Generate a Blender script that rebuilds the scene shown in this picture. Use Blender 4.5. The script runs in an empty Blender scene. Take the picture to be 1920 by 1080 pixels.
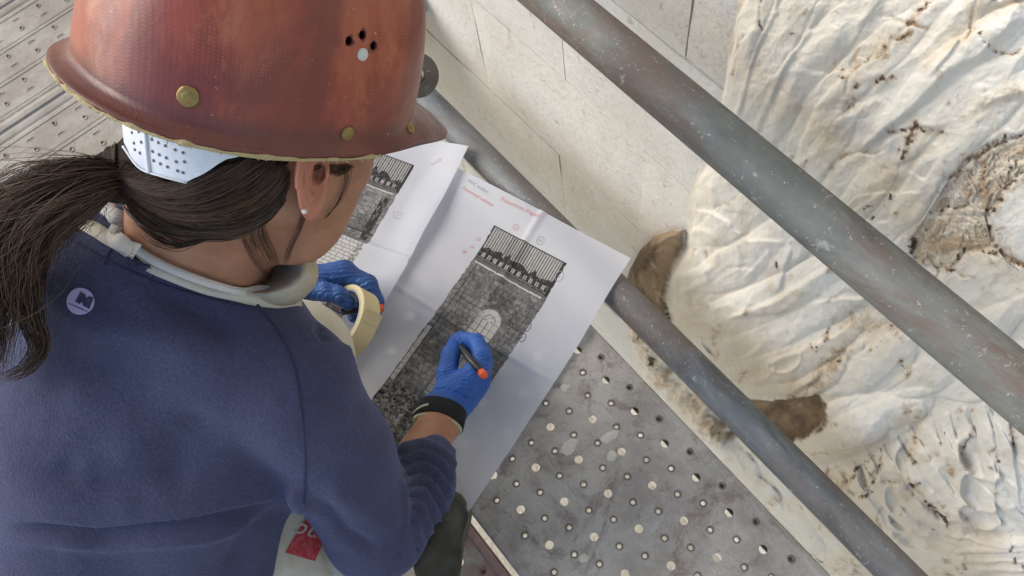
import bpy, bmesh, math, random
import numpy as np
from mathutils import Vector, Matrix
from mathutils.bvhtree import BVHTree

random.seed(7)
RS = np.random.RandomState(11)
scn = bpy.context.scene
COL = scn.collection

# ---------------------------------------------------------------- camera
FPX = 1500.0                                    # focal length in pixels of the 1920 px wide photograph
ROT = np.array([[0.6274673588, -0.6784152077, 0.3821485569],
                [0.7702559026, 0.6126510457, -0.1771003691],
                [-0.1139761294, 0.4054768825, 0.9069718517]])
EYE = np.array([0.0, 0.0, 1.10])                # eye above the scaffold deck (deck top is z = 0)
cam_d = bpy.data.cameras.new('camera'); cam = bpy.data.objects.new('camera', cam_d); COL.objects.link(cam)
cam_d.sensor_width = 36.0; cam_d.lens = 36.0 * FPX / 1920.0
cam_d.clip_start = 0.02; cam_d.clip_end = 200
M = Matrix([list(ROT[0]) + [EYE[0]], list(ROT[1]) + [EYE[1]], list(ROT[2]) + [EYE[2]], [0, 0, 0, 1]])
cam.matrix_world = M
scn.camera = cam

# ---------------------------------------------------------------- light
SUN_EL, SUN_AZ = math.radians(36), math.radians(222)   # azimuth measured from +x, anticlockwise
world = bpy.data.worlds.new('World'); scn.world = world; world.use_nodes = True
wn = world.node_tree.nodes; wl = world.node_tree.links
sky = wn.new('ShaderNodeTexSky'); sky.sky_type = 'NISHITA'; sky.sun_disc = False
sky.sun_elevation = SUN_EL; sky.sun_rotation = math.pi / 2 - SUN_AZ
sky.air_density = 1.0; sky.dust_density = 1.2
wl.new(sky.outputs[0], wn['Background'].inputs[0]); wn['Background'].inputs[1].default_value = 0.15
sun_d = bpy.data.lights.new('sun', 'SUN'); sun_d.energy = 1.5; sun_d.angle = math.radians(42)
sun_d.color = (1.0, 0.93, 0.80)
sun = bpy.data.objects.new('sun', sun_d); COL.objects.link(sun)
sd = Vector((math.cos(SUN_EL) * math.cos(SUN_AZ), math.cos(SUN_EL) * math.sin(SUN_AZ), math.sin(SUN_EL)))
sun.rotation_euler = sd.to_track_quat('Z', 'Y').to_euler()
scn.view_settings.view_transform = 'Standard'; scn.view_settings.look = 'None'
scn.view_settings.exposure = 0.68; scn.view_settings.gamma = 1.0

# ---------------------------------------------------------------- helpers
def ray(px, py):
    d = np.array([px - 960.0, 540.0 - py, -FPX]) / FPX
    return ROT @ d
def atz(px, py, z=0.0):
    d = ray(px, py); return EYE + d * ((z - EYE[2]) / d[2])
def aty(px, py, y):
    d = ray(px, py); return EYE + d * (y / d[1])
def atd(px, py, dep): return EYE + ray(px, py) * dep

def tag(o, label=None, cat=None, group=None, kind=None):
    if label: o['label'] = label
    if cat: o['category'] = cat
    if group: o['group'] = group
    if kind: o['kind'] = kind
    return o
def empty(name, loc, label, cat, group=None):
    o = bpy.data.objects.new(name, None); o.location = loc; o.empty_display_size = .03
    COL.objects.link(o); tag(o, label, cat, group); return o
def mesh_obj(name, verts, faces, mat, parent=None, smooth=False, attrs=None):
    me = bpy.data.meshes.new(name)
    verts = np.asarray(verts, dtype=np.float32)
    if isinstance(faces, np.ndarray):
        k = faces.shape[1]; n = len(faces)
        me.vertices.add(len(verts)); me.vertices.foreach_set('co', verts.ravel())
        me.loops.add(n * k); me.loops.foreach_set('vertex_index', faces.astype(np.int32).ravel())
        me.polygons.add(n); me.polygons.foreach_set('loop_start', np.arange(0, n * k, k, dtype=np.int32))
        me.polygons.foreach_set('loop_total', np.full(n, k, dtype=np.int32))
        me.update(calc_edges=True)
    else:
        me.from_pydata([tuple(map(float, v)) for v in verts], [], faces); me.update()
    if smooth:
        me.polygons.foreach_set('use_smooth', [True] * len(me.polygons))
    if attrs:
        for an, arr in attrs.items():
            arr = np.asarray(arr, dtype=np.float32)
            if arr.ndim == 1:
                a = me.attributes.new(an, 'FLOAT', 'POINT'); a.data.foreach_set('value', arr)
            else:
                a = me.attributes.new(an, 'FLOAT_COLOR', 'POINT')
                a.data.foreach_set('color', np.concatenate([arr, np.ones((len(arr), 1), np.float32)], 1).ravel())
    if mat: me.materials.append(mat)
    o = bpy.data.objects.new(name, me); COL.objects.link(o)
    if parent is not None: attach(o, parent)
    return o
def attach(o, parent):
    """parent while keeping the mesh, written in world coordinates, where it is"""
    o.parent = parent
    pm = Matrix.Translation(parent.location) if parent.type == 'EMPTY' else Matrix.Identity(4)
    if parent.type == 'EMPTY': pm = Matrix.LocRotScale(parent.location, parent.rotation_euler, parent.scale)
    else:
        q = parent.parent
        pm = Matrix.Translation(q.location) @ parent.matrix_parent_inverse @ parent.matrix_basis if q else parent.matrix_basis
        if q: pm = Matrix.LocRotScale(q.location, q.rotation_euler, q.scale) @ parent.matrix_parent_inverse @ parent.matrix_basis
    o.matrix_parent_inverse = pm.inverted()
def bm_obj(name, bm, mat, parent=None, smooth=False):
    me = bpy.data.meshes.new(name); bm.normal_update(); bm.to_mesh(me); bm.free()
    if smooth: me.polygons.foreach_set('use_smooth', [True] * len(me.polygons))
    if mat: me.materials.append(mat)
    o = bpy.data.objects.new(name, me); COL.objects.link(o)
    if parent is not None: attach(o, parent)
    return o
def frame(pts):
    """parallel frames along a polyline"""
    P = [np.array(p, float) for p in pts]; n = len(P); T = []
    for i in range(n):
        t = P[min(i + 1, n - 1)] - P[max(i - 1, 0)]; T.append(t / (np.linalg.norm(t) + 1e-12))
    up = np.array([0, 0, 1.0]) if abs(T[0][2]) < .9 else np.array([1.0, 0, 0])
    u = np.cross(T[0], up); u /= np.linalg.norm(u); out = []
    for i in range(n):
        u = u - T[i] * u.dot(T[i]); u /= np.linalg.norm(u); out.append((P[i], u, np.cross(T[i], u)))
    return out
def tube_arrays(pts, rad, seg=10, cap=True, flat=1.0):
    fr = frame(pts); V = []; F = []
    for i, (p, u, v) in enumerate(fr):
        r = rad[i] if hasattr(rad, '__len__') else rad
        for k in range(seg):
            a = 2 * math.pi * k / seg
            V.append(p + u * math.cos(a) * r + v * math.sin(a) * r * flat)
    n = len(fr)
    for i in range(n - 1):
        for k in range(seg):
            k2 = (k + 1) % seg
            F.append((i * seg + k, i * seg + k2, (i + 1) * seg + k2, (i + 1) * seg + k))
    if cap:
        F.append(tuple(range(seg))[::-1]); F.append(tuple((n - 1) * seg + k for k in range(seg)))
    return V, F
def tube(name, pts, rad, mat, parent=None, seg=10, cap=True, flat=1.0):
    V, F = tube_arrays(pts, rad, seg, cap, flat)
    return mesh_obj(name, V, F, mat, parent, smooth=True)
def catmull(pts, n=8):
    P = [np.array(p, float) for p in pts]
    P = [2 * P[0] - P[1]] + P + [2 * P[-1] - P[-2]]; out = []
    for i in range(1, len(P) - 2):
        for k in range(n):
            t = k / n
            out.append(.5 * ((2 * P[i]) + (-P[i-1] + P[i+1]) * t + (2*P[i-1] - 5*P[i] + 4*P[i+1] - P[i+2]) * t*t
                             + (-P[i-1] + 3*P[i] - 3*P[i+1] + P[i+2]) * t**3))
    out.append(P[-2]); return out
# --- numpy noise
def _hash2(ix, iy, seed):
    h = (ix.astype(np.int64) * 374761393 + iy.astype(np.int64) * 668265263 + seed * 1442695041) & 0x7fffffff
    h = ((h ^ (h >> 13)) * 1274126177) & 0x7fffffff
    h = h ^ (h >> 16)
    return (h & 0xffff) / 65535.0
def vnoise(x, y, seed=0):
    ix = np.floor(x); iy = np.floor(y); fx = x - ix; fy = y - iy
    fx = fx * fx * (3 - 2 * fx); fy = fy * fy * (3 - 2 * fy)
    a = _hash2(ix, iy, seed); b = _hash2(ix + 1, iy, seed); c = _hash2(ix, iy + 1, seed); d = _hash2(ix + 1, iy + 1, seed)
    return (a * (1 - fx) + b * fx) * (1 - fy) + (c * (1 - fx) + d * fx) * fy
def fbm(x, y, octv=4, seed=0, gain=.5):
    s = 0; a = 1; t = 0
    for o in range(octv):
        c_, s_ = math.cos(.7 * o + .4), math.sin(.7 * o + .4)
        s = s + a * vnoise((x * c_ - y * s_) * 2**o + 17.3 * o, (x * s_ + y * c_) * 2**o - 9.1 * o, seed + o); t += a; a *= gain
    return s / t
def sstep(a, b, x):
    t = np.clip((x - a) / (b - a), 0, 1); return t * t * (3 - 2 * t)
def poly_dist(X, Y, pts):
    """distance and parameter (0..1) to a polyline"""
    P = np.array(pts, float); L = np.hypot(*(P[1:] - P[:-1]).T); tot = L.sum(); acc = 0
    D = np.full(X.shape, 1e9); T = np.zeros(X.shape); S = np.zeros(X.shape)
    for i in range(len(P) - 1):
        dx, dy = P[i+1] - P[i]; l2 = dx*dx + dy*dy
        t = np.clip(((X - P[i][0]) * dx + (Y - P[i][1]) * dy) / l2, 0, 1)
        ex = X - P[i][0] - t * dx; ey = Y - P[i][1] - t * dy; d = np.hypot(ex, ey)
        m = d < D
        D = np.where(m, d, D); T = np.where(m, (acc + t * L[i]) / tot, T)
        S = np.where(m, np.sign(dx * ey - dy * ex), S); acc += L[i]
    return D, T, S
def in_poly(X, Y, pts):
    ins = np.zeros(X.shape, bool); P = list(pts)
    for i in range(len(P)):
        x1, y1 = P[i]; x2, y2 = P[i - 1]
        c = ((y1 > Y) != (y2 > Y))
        with np.errstate(divide='ignore', invalid='ignore'):
            xx = (x2 - x1) * (Y - y1) / ((y2 - y1) if y2 != y1 else 1e-9) + x1
        ins ^= c & (X < xx)
    return ins

# ---------------------------------------------------------------- materials
class NM:
    def __init__(s, name):
        s.m = bpy.data.materials.new(name); s.m.use_nodes = True
        s.t = s.m.node_tree; s.n = s.t.nodes; s.b = s.n['Principled BSDF']
        s.tc = s.n.new('ShaderNodeTexCoord')
    def link(s, a, b): s.t.links.new(a, b)
    def mapping(s, scale=(1, 1, 1), src='Object', rot=(0, 0, 0)):
        mp = s.n.new('ShaderNodeMapping'); mp.inputs['Scale'].default_value = scale; mp.inputs['Rotation'].default_value = rot
        s.link(s.tc.outputs[src], mp.inputs[0]); return mp.outputs[0]
    def noise(s, scale, detail=4, rough=.55, vec=None, dist=0.0):
        q = s.n.new('ShaderNodeTexNoise'); q.inputs['Scale'].default_value = scale
        q.inputs['Detail'].default_value = detail; q.inputs['Roughness'].default_value = rough; q.inputs['Distortion'].default_value = dist
        s.link(vec if vec else s.tc.outputs['Object'], q.inputs['Vector']); return q.outputs['Fac']
    def voro(s, scale, vec=None, feat='F1', out='Distance'):
        q = s.n.new('ShaderNodeTexVoronoi'); q.feature = feat; q.inputs['Scale'].default_value = scale
        s.link(vec if vec else s.tc.outputs['Object'], q.inputs['Vector']); return q.outputs[out]
    def wave(s, scale, vec=None, dist=0, axis='X', detail=2):
        q = s.n.new('ShaderNodeTexWave'); q.bands_direction = axis; q.inputs['Scale'].default_value = scale
        q.inputs['Distortion'].default_value = dist; q.inputs['Detail'].default_value = detail
        s.link(vec if vec else s.tc.outputs['Object'], q.inputs['Vector']); return q.outputs['Fac']
    def ramp(s, fac, lo, hi, a=0.0, b=1.0):
        q = s.n.new('ShaderNodeMapRange'); q.interpolation_type = 'SMOOTHSTEP'
        q.inputs['From Min'].default_value = lo; q.inputs['From Max'].default_value = hi
        q.inputs['To Min'].default_value = a; q.inputs['To Max'].default_value = b
        s.link(fac, q.inputs['Value']); return q.outputs[0]
    def math(s, op, a, b):
        q = s.n.new('ShaderNodeMath'); q.operation = op
        for i, v in enumerate((a, b)):
            if isinstance(v, (int, float)): q.inputs[i].default_value = v
            else: s.link(v, q.inputs[i])
        return q.outputs[0]
    def col(s, c):
        q = s.n.new('ShaderNodeRGB'); q.outputs[0].default_value = (*c, 1); return q.outputs[0]
    def mix(s, fac, a, b, mode='MIX'):
        q = s.n.new('ShaderNodeMix'); q.data_type = 'RGBA'; q.blend_type = mode
        if isinstance(fac, (int, float)): q.inputs[0].default_value = fac
        else: s.link(fac, q.inputs[0])
        for i, v in ((6, a), (7, b)):
            if isinstance(v, tuple): q.inputs[i].default_value = (*v, 1)
            else: s.link(v, q.inputs[i])
        return q.outputs[2]
    def attr(s, name, out='Fac'):
        q = s.n.new('ShaderNodeAttribute'); q.attribute_name = name; return q.outputs[out]
    def bump(s, h, dist, strength=1.0, prev=None):
        q = s.n.new('ShaderNodeBump'); q.inputs['Distance'].default_value = dist; q.inputs['Strength'].default_value = strength
        s.link(h, q.inputs['Height'])
        if prev: s.link(prev, q.inputs['Normal'])
        return q.outputs[0]
    def out(s, color=None, rough=.6, metal=0.0, normal=None, **kw):
        if isinstance(color, tuple): s.b.inputs['Base Color'].default_value = (*color, 1)
        elif color is not None: s.link(color, s.b.inputs['Base Color'])
        if isinstance(rough, (int, float)): s.b.inputs['Roughness'].default_value = rough
        else: s.link(rough, s.b.inputs['Roughness'])
        s.b.inputs['Metallic'].default_value = metal
        if normal: s.link(normal, s.b.inputs['Normal'])
        for k, v in kw.items(): s.b.inputs[k.replace('_', ' ')].default_value = v
        return s.m
def plain(name, c, rough=.6, metal=0.0, **kw): return NM(name).out(c, rough, metal, **kw)

# limestone blocks
g = NM('limestone_block')
oi = g.n.new('ShaderNodeObjectInfo')
c = g.mix(g.ramp(g.noise(9, 5), .35, .7), (.72, .69, .62), (.80, .785, .74))
c = g.mix(g.math('MULTIPLY', oi.outputs['Random'], .5), c, (.70, .665, .59))
c = g.mix(g.ramp(g.noise(16, 6, .7, dist=1.2), .56, .80, 0, .6), c, (.46, .34, .19))
c = g.mix(g.ramp(g.noise(60, 3, .7), .62, .72, 0, .45), c, (.32, .25, .18))
n = g.bump(g.noise(75, 7, .8), .0065, .75)
n = g.bump(g.ramp(g.noise(130, 5, .8), .36, .48), .0016, .5, n)
M_BLOCK = g.out(c, .9, normal=n)
g = NM('mortar')
M_MORTAR = g.out(g.mix(g.noise(60, 4), (.50, .47, .40), (.66, .63, .55)), .95, normal=g.bump(g.noise(150, 4), .003))
# carved stone
g = NM('carved_limestone'); mv = g.mapping((1, 1, .42))
c = g.mix(g.ramp(g.noise(7, 5, vec=mv), .38, .68), (.68, .635, .54), (.77, .74, .67))
c = g.mix(g.ramp(g.noise(22, 5, .7, dist=.8, vec=mv), .5, .74, 0, .55), c, (.56, .46, .31))
c = g.mix(g.ramp(g.noise(10, 6, .7, dist=1.0, vec=mv), .52, .70, 0, .4), c, (.64, .625, .58))
c = g.mix(g.math('MULTIPLY', g.attr('ochre'), g.ramp(g.noise(14, 5, .6, dist=.5, vec=mv), .28, .62)), c, g.mix(g.ramp(g.noise(24, 5, .6, vec=mv), .35, .65), (.50, .38, .23), (.66, .56, .41)))
st = g.math('MULTIPLY', g.attr('stain'), g.ramp(g.noise(62, 6, .75, dist=.8, vec=mv), .40, .60))
c = g.mix(st, c, g.mix(g.noise(30, 4, vec=mv), (.22, .12, .055), (.46, .31, .16)))
c = g.mix(g.ramp(g.noise(38, 6, .75, dist=2.2, vec=mv), .665, .72, 0, .6), c, (.33, .20, .10))
st2 = g.math('MULTIPLY', g.attr('crack'), g.ramp(g.noise(120, 4, .7, vec=mv), .30, .5))
c = g.mix(st2, c, (.075, .045, .025))
br = g.mix(g.ramp(g.noise(17, 5, .6, dist=.5, vec=mv), .36, .66), (.095, .058, .032), (.27, .19, .11))  # brown stone, darkened in place of the shade of a deeper hollow
br = g.mix(g.ramp(g.noise(30, 4, .6, vec=mv), .56, .72, 0, .55), br, (.50, .43, .32))
c = g.mix(g.attr('brown'), c, br)
n = g.bump(g.noise(110, 6, .75, vec=mv), .003, .8)
n = g.bump(g.voro(60, g.mapping((1, 1, .6))), .0035, .35, n)
M_CARVED = g.out(c, .8, normal=n)
g = NM('brown_weathered_stone')
c = g.mix(g.ramp(g.noise(30, 6, .7, dist=.6), .35, .68), (.13, .085, .042), (.34, .25, .14))
c = g.mix(g.ramp(g.noise(70, 5, .7), .60, .75, 0, .6), c, (.52, .44, .32))
M_BROWN = g.out(c, .8, normal=g.bump(g.noise(90, 6, .7), .004))
# galvanised steel
def galv(name, a, b, rust=.5, rs=(1, 1, 1)):
    g = NM(name)
    v = g.mapping(rs)
    c = g.mix(g.ramp(g.noise(16, 6, .65, v), .34, .68), a, b)
    c = g.mix(g.ramp(g.noise(8, 6, .75, v, .5), .42, .56, 0, rust), c, (.165, .118, .092))
    c = g.mix(g.ramp(g.noise(19, 6, .75, v, .8), .54, .66, 0, .55), c, (.085, .082, .078))
    c = g.mix(g.ramp(g.noise(13, 6, .8, v, .8), .56, .68, 0, .5), c, (.20, .235, .215))
    c = g.mix(g.ramp(g.noise(170, 3, .8), .62, .70, 0, .7), c, (.48, .47, .44))
    c = g.mix(g.ramp(g.noise(26, 6, .8, dist=.4), .615, .66, 0, .6), c, (.40, .41, .385))
    n = g.bump(g.noise(220, 4, .7), .0008, .8); n = g.bump(g.noise(25, 4), .002, .5, n)
    return g.out(c, g.ramp(g.noise(30, 5), .3, .7, .55, .8), .15, n)
M_TUBE = galv('galvanised_tube', (.115, .130, .140), (.22, .23, .225), .55, (.35, 1, 1))
M_TUBE2 = galv('galvanised_tube_green', (.12, .135, .125), (.22, .22, .195), .85, (.35, 1, 1))
g = NM('steel_deck')
c = g.mix(g.ramp(g.noise(9, 6, .7), .36, .66), (.345, .312, .27), (.55, .51, .455))
c = g.mix(g.ramp(g.noise(9, 7, .8, dist=1.0), .50, .62, 0, .8), c, (.235, .18, .152))
c = g.mix(g.ramp(g.noise(24, 6, .75, dist=.5), .58, .66, 0, .7), c, (.50, .49, .46))
c = g.mix(g.ramp(g.noise(300, 2, .8), .58, .72, 0, .6), c, (.56, .54, .49))
c = g.mix(g.ramp(g.noise(45, 5, .75, dist=.7), .60, .70, 0, .6), c, (.16, .13, .115))
c = g.mix(g.ramp(g.noise(7, 6, .75, dist=.6), .50, .62, 0, .55), c, (.56, .52, .45))
c = g.mix(g.math('MULTIPLY', g.attr('rim'), .75), c, (.12, .098, .085))
c = g.mix(g.attr('paint'), c, (.33, .13, .125))
n = g.bump(g.noise(130, 6, .8), .0036, 1.0); n = g.bump(g.noise(20, 5), .005, .6, n)
M_DECK = g.out(c, g.ramp(g.noise(20, 5), .3, .7, .45, .75), .25, n)
g = NM('dusty_deck')
c = g.mix(g.ramp(g.noise(8, 6, .7, g.mapping((1.3, .9, 1))), .36, .66), (.30, .262, .215), (.44, .40, .345))
c = g.mix(g.ramp(g.noise(40, 6, .75), .55, .75, 0, .6), c, (.19, .15, .12))
c = g.mix(g.attr('paint'), c, (.10, .12, .17))
n = g.bump(g.noise(150, 6, .75), .0015, .9)
M_DUSTY = g.out(c, .75, .05, n)
M_DARK = plain('dark_recess_steel', (.035, .032, .03), .8)
# ---------------------------------------------------------------- ground far below, stone steps seen through the deck holes
def box_arrays(x0, x1, y0, y1, z0, z1, bev=0.0):
    V = [(x0,y0,z0),(x1,y0,z0),(x1,y1,z0),(x0,y1,z0),(x0,y0,z1),(x1,y0,z1),(x1,y1,z1),(x0,y1,z1)]
    F = [(0,3,2,1),(4,5,6,7),(0,1,5,4),(1,2,6,5),(2,3,7,6),(3,0,4,7)]
    return V, F
def join(parts):
    V = []; F = []
    for v, f in parts:
        o = len(V); V += list(v); F += [tuple(i + o for i in q) for q in f]
    return V, F
g = NM('pale_paving')
M_PAVE = g.out(g.mix(g.noise(6, 5), (.50, .44, .34), (.62, .56, .46)), .9, normal=g.bump(g.noise(40, 5), .01))
gr = mesh_obj('ground', [(-60, -60, -2.2), (60, -60, -2.2), (60, 60, -2.2), (-60, 60, -2.2)], [(0, 1, 2, 3)], M_PAVE)
tag(gr, kind='structure')
steps = []
for k in range(9):
    steps.append(box_arrays(-5, 4, -1.1 + k * .19, -1.1 + k * .19 + .1895, -2.19, -1.95 + k * .055))
V, F = join(steps)
tag(mesh_obj('stone_steps', V, F, M_PAVE), kind='structure')

# ---------------------------------------------------------------- masonry wall (vertical plane y = WY)
WY = 0.47
wall = empty('masonry_wall', (-.6, WY, -2.2), 'pale limestone wall of large squared blocks behind the scaffold tubes', 'wall')
V, F = box_arrays(-6, 4, WY + .0045, WY + .6, -2.2, 7.0)
mesh_obj('mortar_core', V, F, M_MORTAR, wall)
def block(x0, x1, z0, z1, jut):
    g_ = .0017; gx_ = .0006
    x0 += gx_; x1 -= gx_; z0 += g_; z1 -= g_
    nx = max(2, int((x1 - x0) / .035)); nz = max(2, int((z1 - z0) / .035))
    xs = np.linspace(x0, x1, nx + 1); zs = np.linspace(z0, z1, nz + 1)
    V = []; F = []
    ph = random.random() * 50
    for j, z in enumerate(zs):
        for i, x in enumerate(xs):
            e = (i in (0, nx)) or (j in (0, nz))
            wob = 0.0016 * (random.random() - .5)
            V.append((x + (wob if e else 0), WY - jut + (.0022 if e else 0) + .004 * (float(fbm(np.array([x * 9 + ph]), np.array([z * 9]), 3)[0]) - .5), z + (wob if e else 0)))
    for j in range(nz):
        for i in range(nx):
            a = j * (nx + 1) + i; F.append((a, a + 1, a + nx + 2, a + nx + 1))
    # side returns
    ring = [i for i in range(nx + 1)] + [j * (nx + 1) + nx for j in range(1, nz + 1)] + [nz * (nx + 1) + i for i in range(nx - 1, -1, -1)] + [j * (nx + 1) for j in range(nz - 1, 0, -1)]
    b = len(V)
    for r in ring: V.append((V[r][0], WY + .03, V[r][2]))
    m = len(ring)
    for k in range(m):
        F.append((ring[k], b + k, b + (k + 1) % m, ring[(k + 1) % m]))
    mesh_obj('stone_block', V, F, M_BLOCK, wall, smooth=False)
CH = .245
XTRA = [.46, .90, 1.36, 1.80]
joints = {0: [-2.6, -2.1, -1.62, -1.22, -.87, -.4565, 0.02], 1: [-2.4, -1.95, -1.45, -1.05, -.628, -.12], -1: [-2.5, -2.0, -1.58, -1.127, -.666, -.30],
          2: [-2.3, -1.8, -1.35, -.9, -.40, .05], 3: [-2.2, -1.7, -1.2, -.75, -.2], -2: [-2.2, -1.75, -1.3, -.86, -.50, -.1], -3: [-2.4, -1.6, -1.1, -.72, -.28], -4: [-2.1, -1.5, -.95, -.5, -.05]}
for r, js in joints.items():
    js = js + [js[-1] + .24] + [a_ + .07 * (r % 3) for a_ in XTRA]
    for a, b in zip(js[:-1], js[1:]):
        block(a, b, -.130 + r * CH, -.130 + (r + 1) * CH, random.uniform(0, .0016))

# ---------------------------------------------------------------- carved relief: height field standing off the wall
STEP = 2.1
gx = np.arange(1085, 2330, STEP); gy = np.arange(-170, 1260, STEP)
X, Y = np.meshgrid(gx, gy)
cx_, cy_ = fbm(X / 60, Y / 60, 3, 5) - .5, fbm(X / 60, Y / 60, 3, 9) - .5
XW = X + 10 * cx_; YW = Y + 10 * cy_
rolls = np.zeros(X.shape)
def roll(pts, w, h, taper=.35):
    global rolls
    c_ = [(p[0], p[1]) for p in catmull([(*p, 0) for p in pts], 4)]
    D, T, S = poly_dist(XW, YW, c_); e = sstep(0, taper, T) * sstep(0, taper, 1 - T); ww = w * (.45 + .55 * e)
    rolls = np.maximum(rolls, h * .001 * (.25 + .75 * e) * np.sqrt(np.clip(1 - (D / ww) ** 2, 0, 1)))
N9 = fbm(X / 9, Y / 9, 3, 41) - .45; N6 = fbm(X / 6, Y / 6, 3, 3) - .42
hgt = np.zeros(X.shape); stain = np.zeros(X.shape); crack = np.zeros(X.shape)
def ridge(pts, w, a, warp=1, fade=.25):
    """a fold: gaussian ridge (a>0) or groove (a<0), w px wide, a mm high"""
    global hgt
    D, T, S = poly_dist(XW if warp else X, YW if warp else Y, pts)
    e = sstep(0, fade, T) * sstep(0, fade, 1 - T) if fade else 1
    hgt += a * .001 * np.exp(-(D / w) ** 2) * e
def crease(pts, w, a, fade=.2):
    """sharp fold edge: steep on one side of the stroke, running out slowly on the other"""
    global hgt
    D, T, S = poly_dist(XW, YW, pts)
    e = (sstep(0, fade, T) * sstep(0, fade, 1 - T)) if fade else 1
    hgt += a * .001 * e * np.where(S > 0, np.exp(-(D / w)), np.exp(-(D / (w * .13)) ** 2))
def dirt(pts, w, a=1.0, cr=0.0):
    global stain, crack
    D, T, S = poly_dist(XW, YW, pts); D = np.maximum(D + w * 3 * N9, 0)
    stain = np.maximum(stain, a * np.exp(-(D / w) ** 2))
    if cr: crack = np.maximum(crack, sstep(cr, cr * .4, D + 9 * N6))
def lobe(cx, cy, ang, L, W, h, sharp=2.5):
    """a rounded piece lying on the surface"""
    global hgt
    a = math.radians(ang); u = ((XW - cx) * math.cos(a) + (YW - cy) * math.sin(a)) / L
    v = (-(XW - cx) * math.sin(a) + (YW - cy) * math.cos(a)) / W
    r = np.clip(1 - (np.abs(u) ** sharp + np.abs(v) ** sharp), 0, 1) ** .5
    hgt += h * .001 * r
def scoop(cx, cy, ang, L, W, h):
    """hollow cut with a crisp lower rim"""
    global hgt
    a = math.radians(ang); u = ((XW - cx) * math.cos(a) + (YW - cy) * math.sin(a)) / L
    v = (-(XW - cx) * math.sin(a) + (YW - cy) * math.cos(a)) / W
    r2 = u * u + v * v
    h *= 1.5
    hgt += np.where(r2 < 1, -h * .001 * (1 - r2) * (1.15 + v), 0) + h * .00045 * np.exp(-((np.sqrt(r2) - 1.06) / .12) ** 2) * (v > -.3)
# outline of the carved body against the flat masonry
OUT = [(1398, -170), (1395, 0), (1376, 90), (1362, 180), (1345, 260), (1325, 312), (1304, 350), (1293, 400), (1296, 430),
       (1288, 465), (1262, 508), (1252, 565), (1262, 612), (1290, 652), (1262, 640), (1200, 560), (1166, 556), (1183, 640), (1200, 690),
       (1190, 760), (1120, 900), (1100, 1260), (2330, 1260), (2330, -170)]
inside = in_poly(X, Y, OUT)
Dn, _, _ = poly_dist(X, Y, OUT[:-3])
dd = np.where(inside, Dn, 0)
body = .052 * np.sqrt(np.clip(1 - (1 - np.clip(dd / 75, 0, 1)) ** 2, 0, 1))
hgt += body
LEAF = [(1290, 433), (1262, 434), (1235, 443), (1208, 470), (1188, 505), (1180, 530), (1190, 600), (1250, 660), (1285, 660), (1262, 610), (1252, 565), (1262, 508), (1290, 465)]
leafm = in_poly(X, Y, LEAF); Dl, _, _ = poly_dist(X, Y, LEAF + [LEAF[0]])
hgt = np.where(leafm, .026 * np.sqrt(np.clip(1 - (1 - np.clip(Dl / 26, 0, 1)) ** 2, 0, 1)) + .004, hgt)
# upper drapery
crease([(1918, 62), (1860, 100), (1813, 147), (1760, 173), (1713, 220), (1650, 265), (1590, 300)], 60, 15)
crease([(1765, 0), (1735, 45), (1697, 83), (1660, 125), (1623, 143), (1597, 157), (1540, 160), (1480, 152)], 46, -5)
crease([(1560, 20), (1520, 90), (1480, 150), (1440, 230), (1410, 290)], 46, 9)
crease([(1480, -20), (1460, 60), (1420, 140), (1392, 240), (1380, 330)], 36, 8)
ridge([(1590, 50), (1560, 110), (1500, 170), (1460, 250), (1450, 330)], 18, 8)
ridge([(1640, 20), (1620, 90), (1590, 130)], 14, 6)
ridge([(1440, 20), (1430, 90), (1400, 160)], 12, 5)
crease([(1590, 160), (1530, 220), (1500, 290), (1490, 360)], 40, -8)
crease([(1785, 110), (1760, 150), (1727, 186)], 30, 8)
ridge([(1850, 100), (1800, 125), (1755, 180), (1740, 210)], 14, 6)
crease([(1930, 20), (1880, 45), (1825, 65), (1805, 70)], 30, 11)
ridge([(1828, -10), (1842, 35), (1830, 60)], 16, -10)
crease([(1880, -10), (1860, 30), (1842, 50)], 22, 6)
crease([(1660, 267), (1712, 262), (1762, 272)], 26, -6, .1)
crease([(1765, 272), (1745, 320), (1722, 355)], 24, -5, .1)
crease([(1925, 200), (1880, 208), (1840, 220), (1808, 245)], 30, 7)
crease([(1915, 210), (1905, 245), (1875, 275)], 30, -5)
ridge([(1820, 190), (1815, 225), (1795, 250)], 10, 6)
for k, (x0, y0) in enumerate([(1580, 200), (1600, 235), (1560, 260), (1640, 190), (1690, 150)]):
    ridge([(x0 + 60, y0 - 35), (x0, y0), (x0 - 70, y0 + 30)], 9 + k % 3 * 3, 4)
# eroded patch upper right with smoother plates
ER = [(1925, 258), (1880, 276), (1841, 294), (1769, 350), (1742, 395), (1705, 452), (1700, 500), (1760, 520), (1812, 480), (1850, 480), (1900, 515), (1960, 520), (2150, 500), (2150, 258)]
erm = in_poly(X, Y, ER); De, _, _ = poly_dist(X, Y, ER)
ew = np.where(erm, sstep(0, 14, De), 0)
pl = in_poly(X, Y, [(1852, 372), (1885, 345), (1925, 330), (2150, 320), (2150, 470), (1922, 500), (1880, 487), (1845, 440), (1840, 405)])
ew = np.where(pl, 0, ew)
hgt += ew * (-.009 + .013 * (np.abs(fbm(X / 24 + 12 * cy_, Y / 24 + 12 * cx_, 5, 31, .6) - .5) * 2) + .006 * (fbm(X / 13 + 9 * cx_, Y / 10, 4, 4, .65) - .5))
for pts in ([(1925, 258), (1880, 276), (1841, 294), (1800, 322), (1769, 350)], [(1900, 340), (1862, 368), (1840, 403), (1845, 440), (1872, 482), (1925, 512)],
            [(1772, 505), (1800, 472), (1832, 470), (1850, 480)], [(1712, 452), (1702, 478)]):
    ridge(pts, 4.5, -7, 1, .05); dirt(pts, 12, .9, 3.4)
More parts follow.
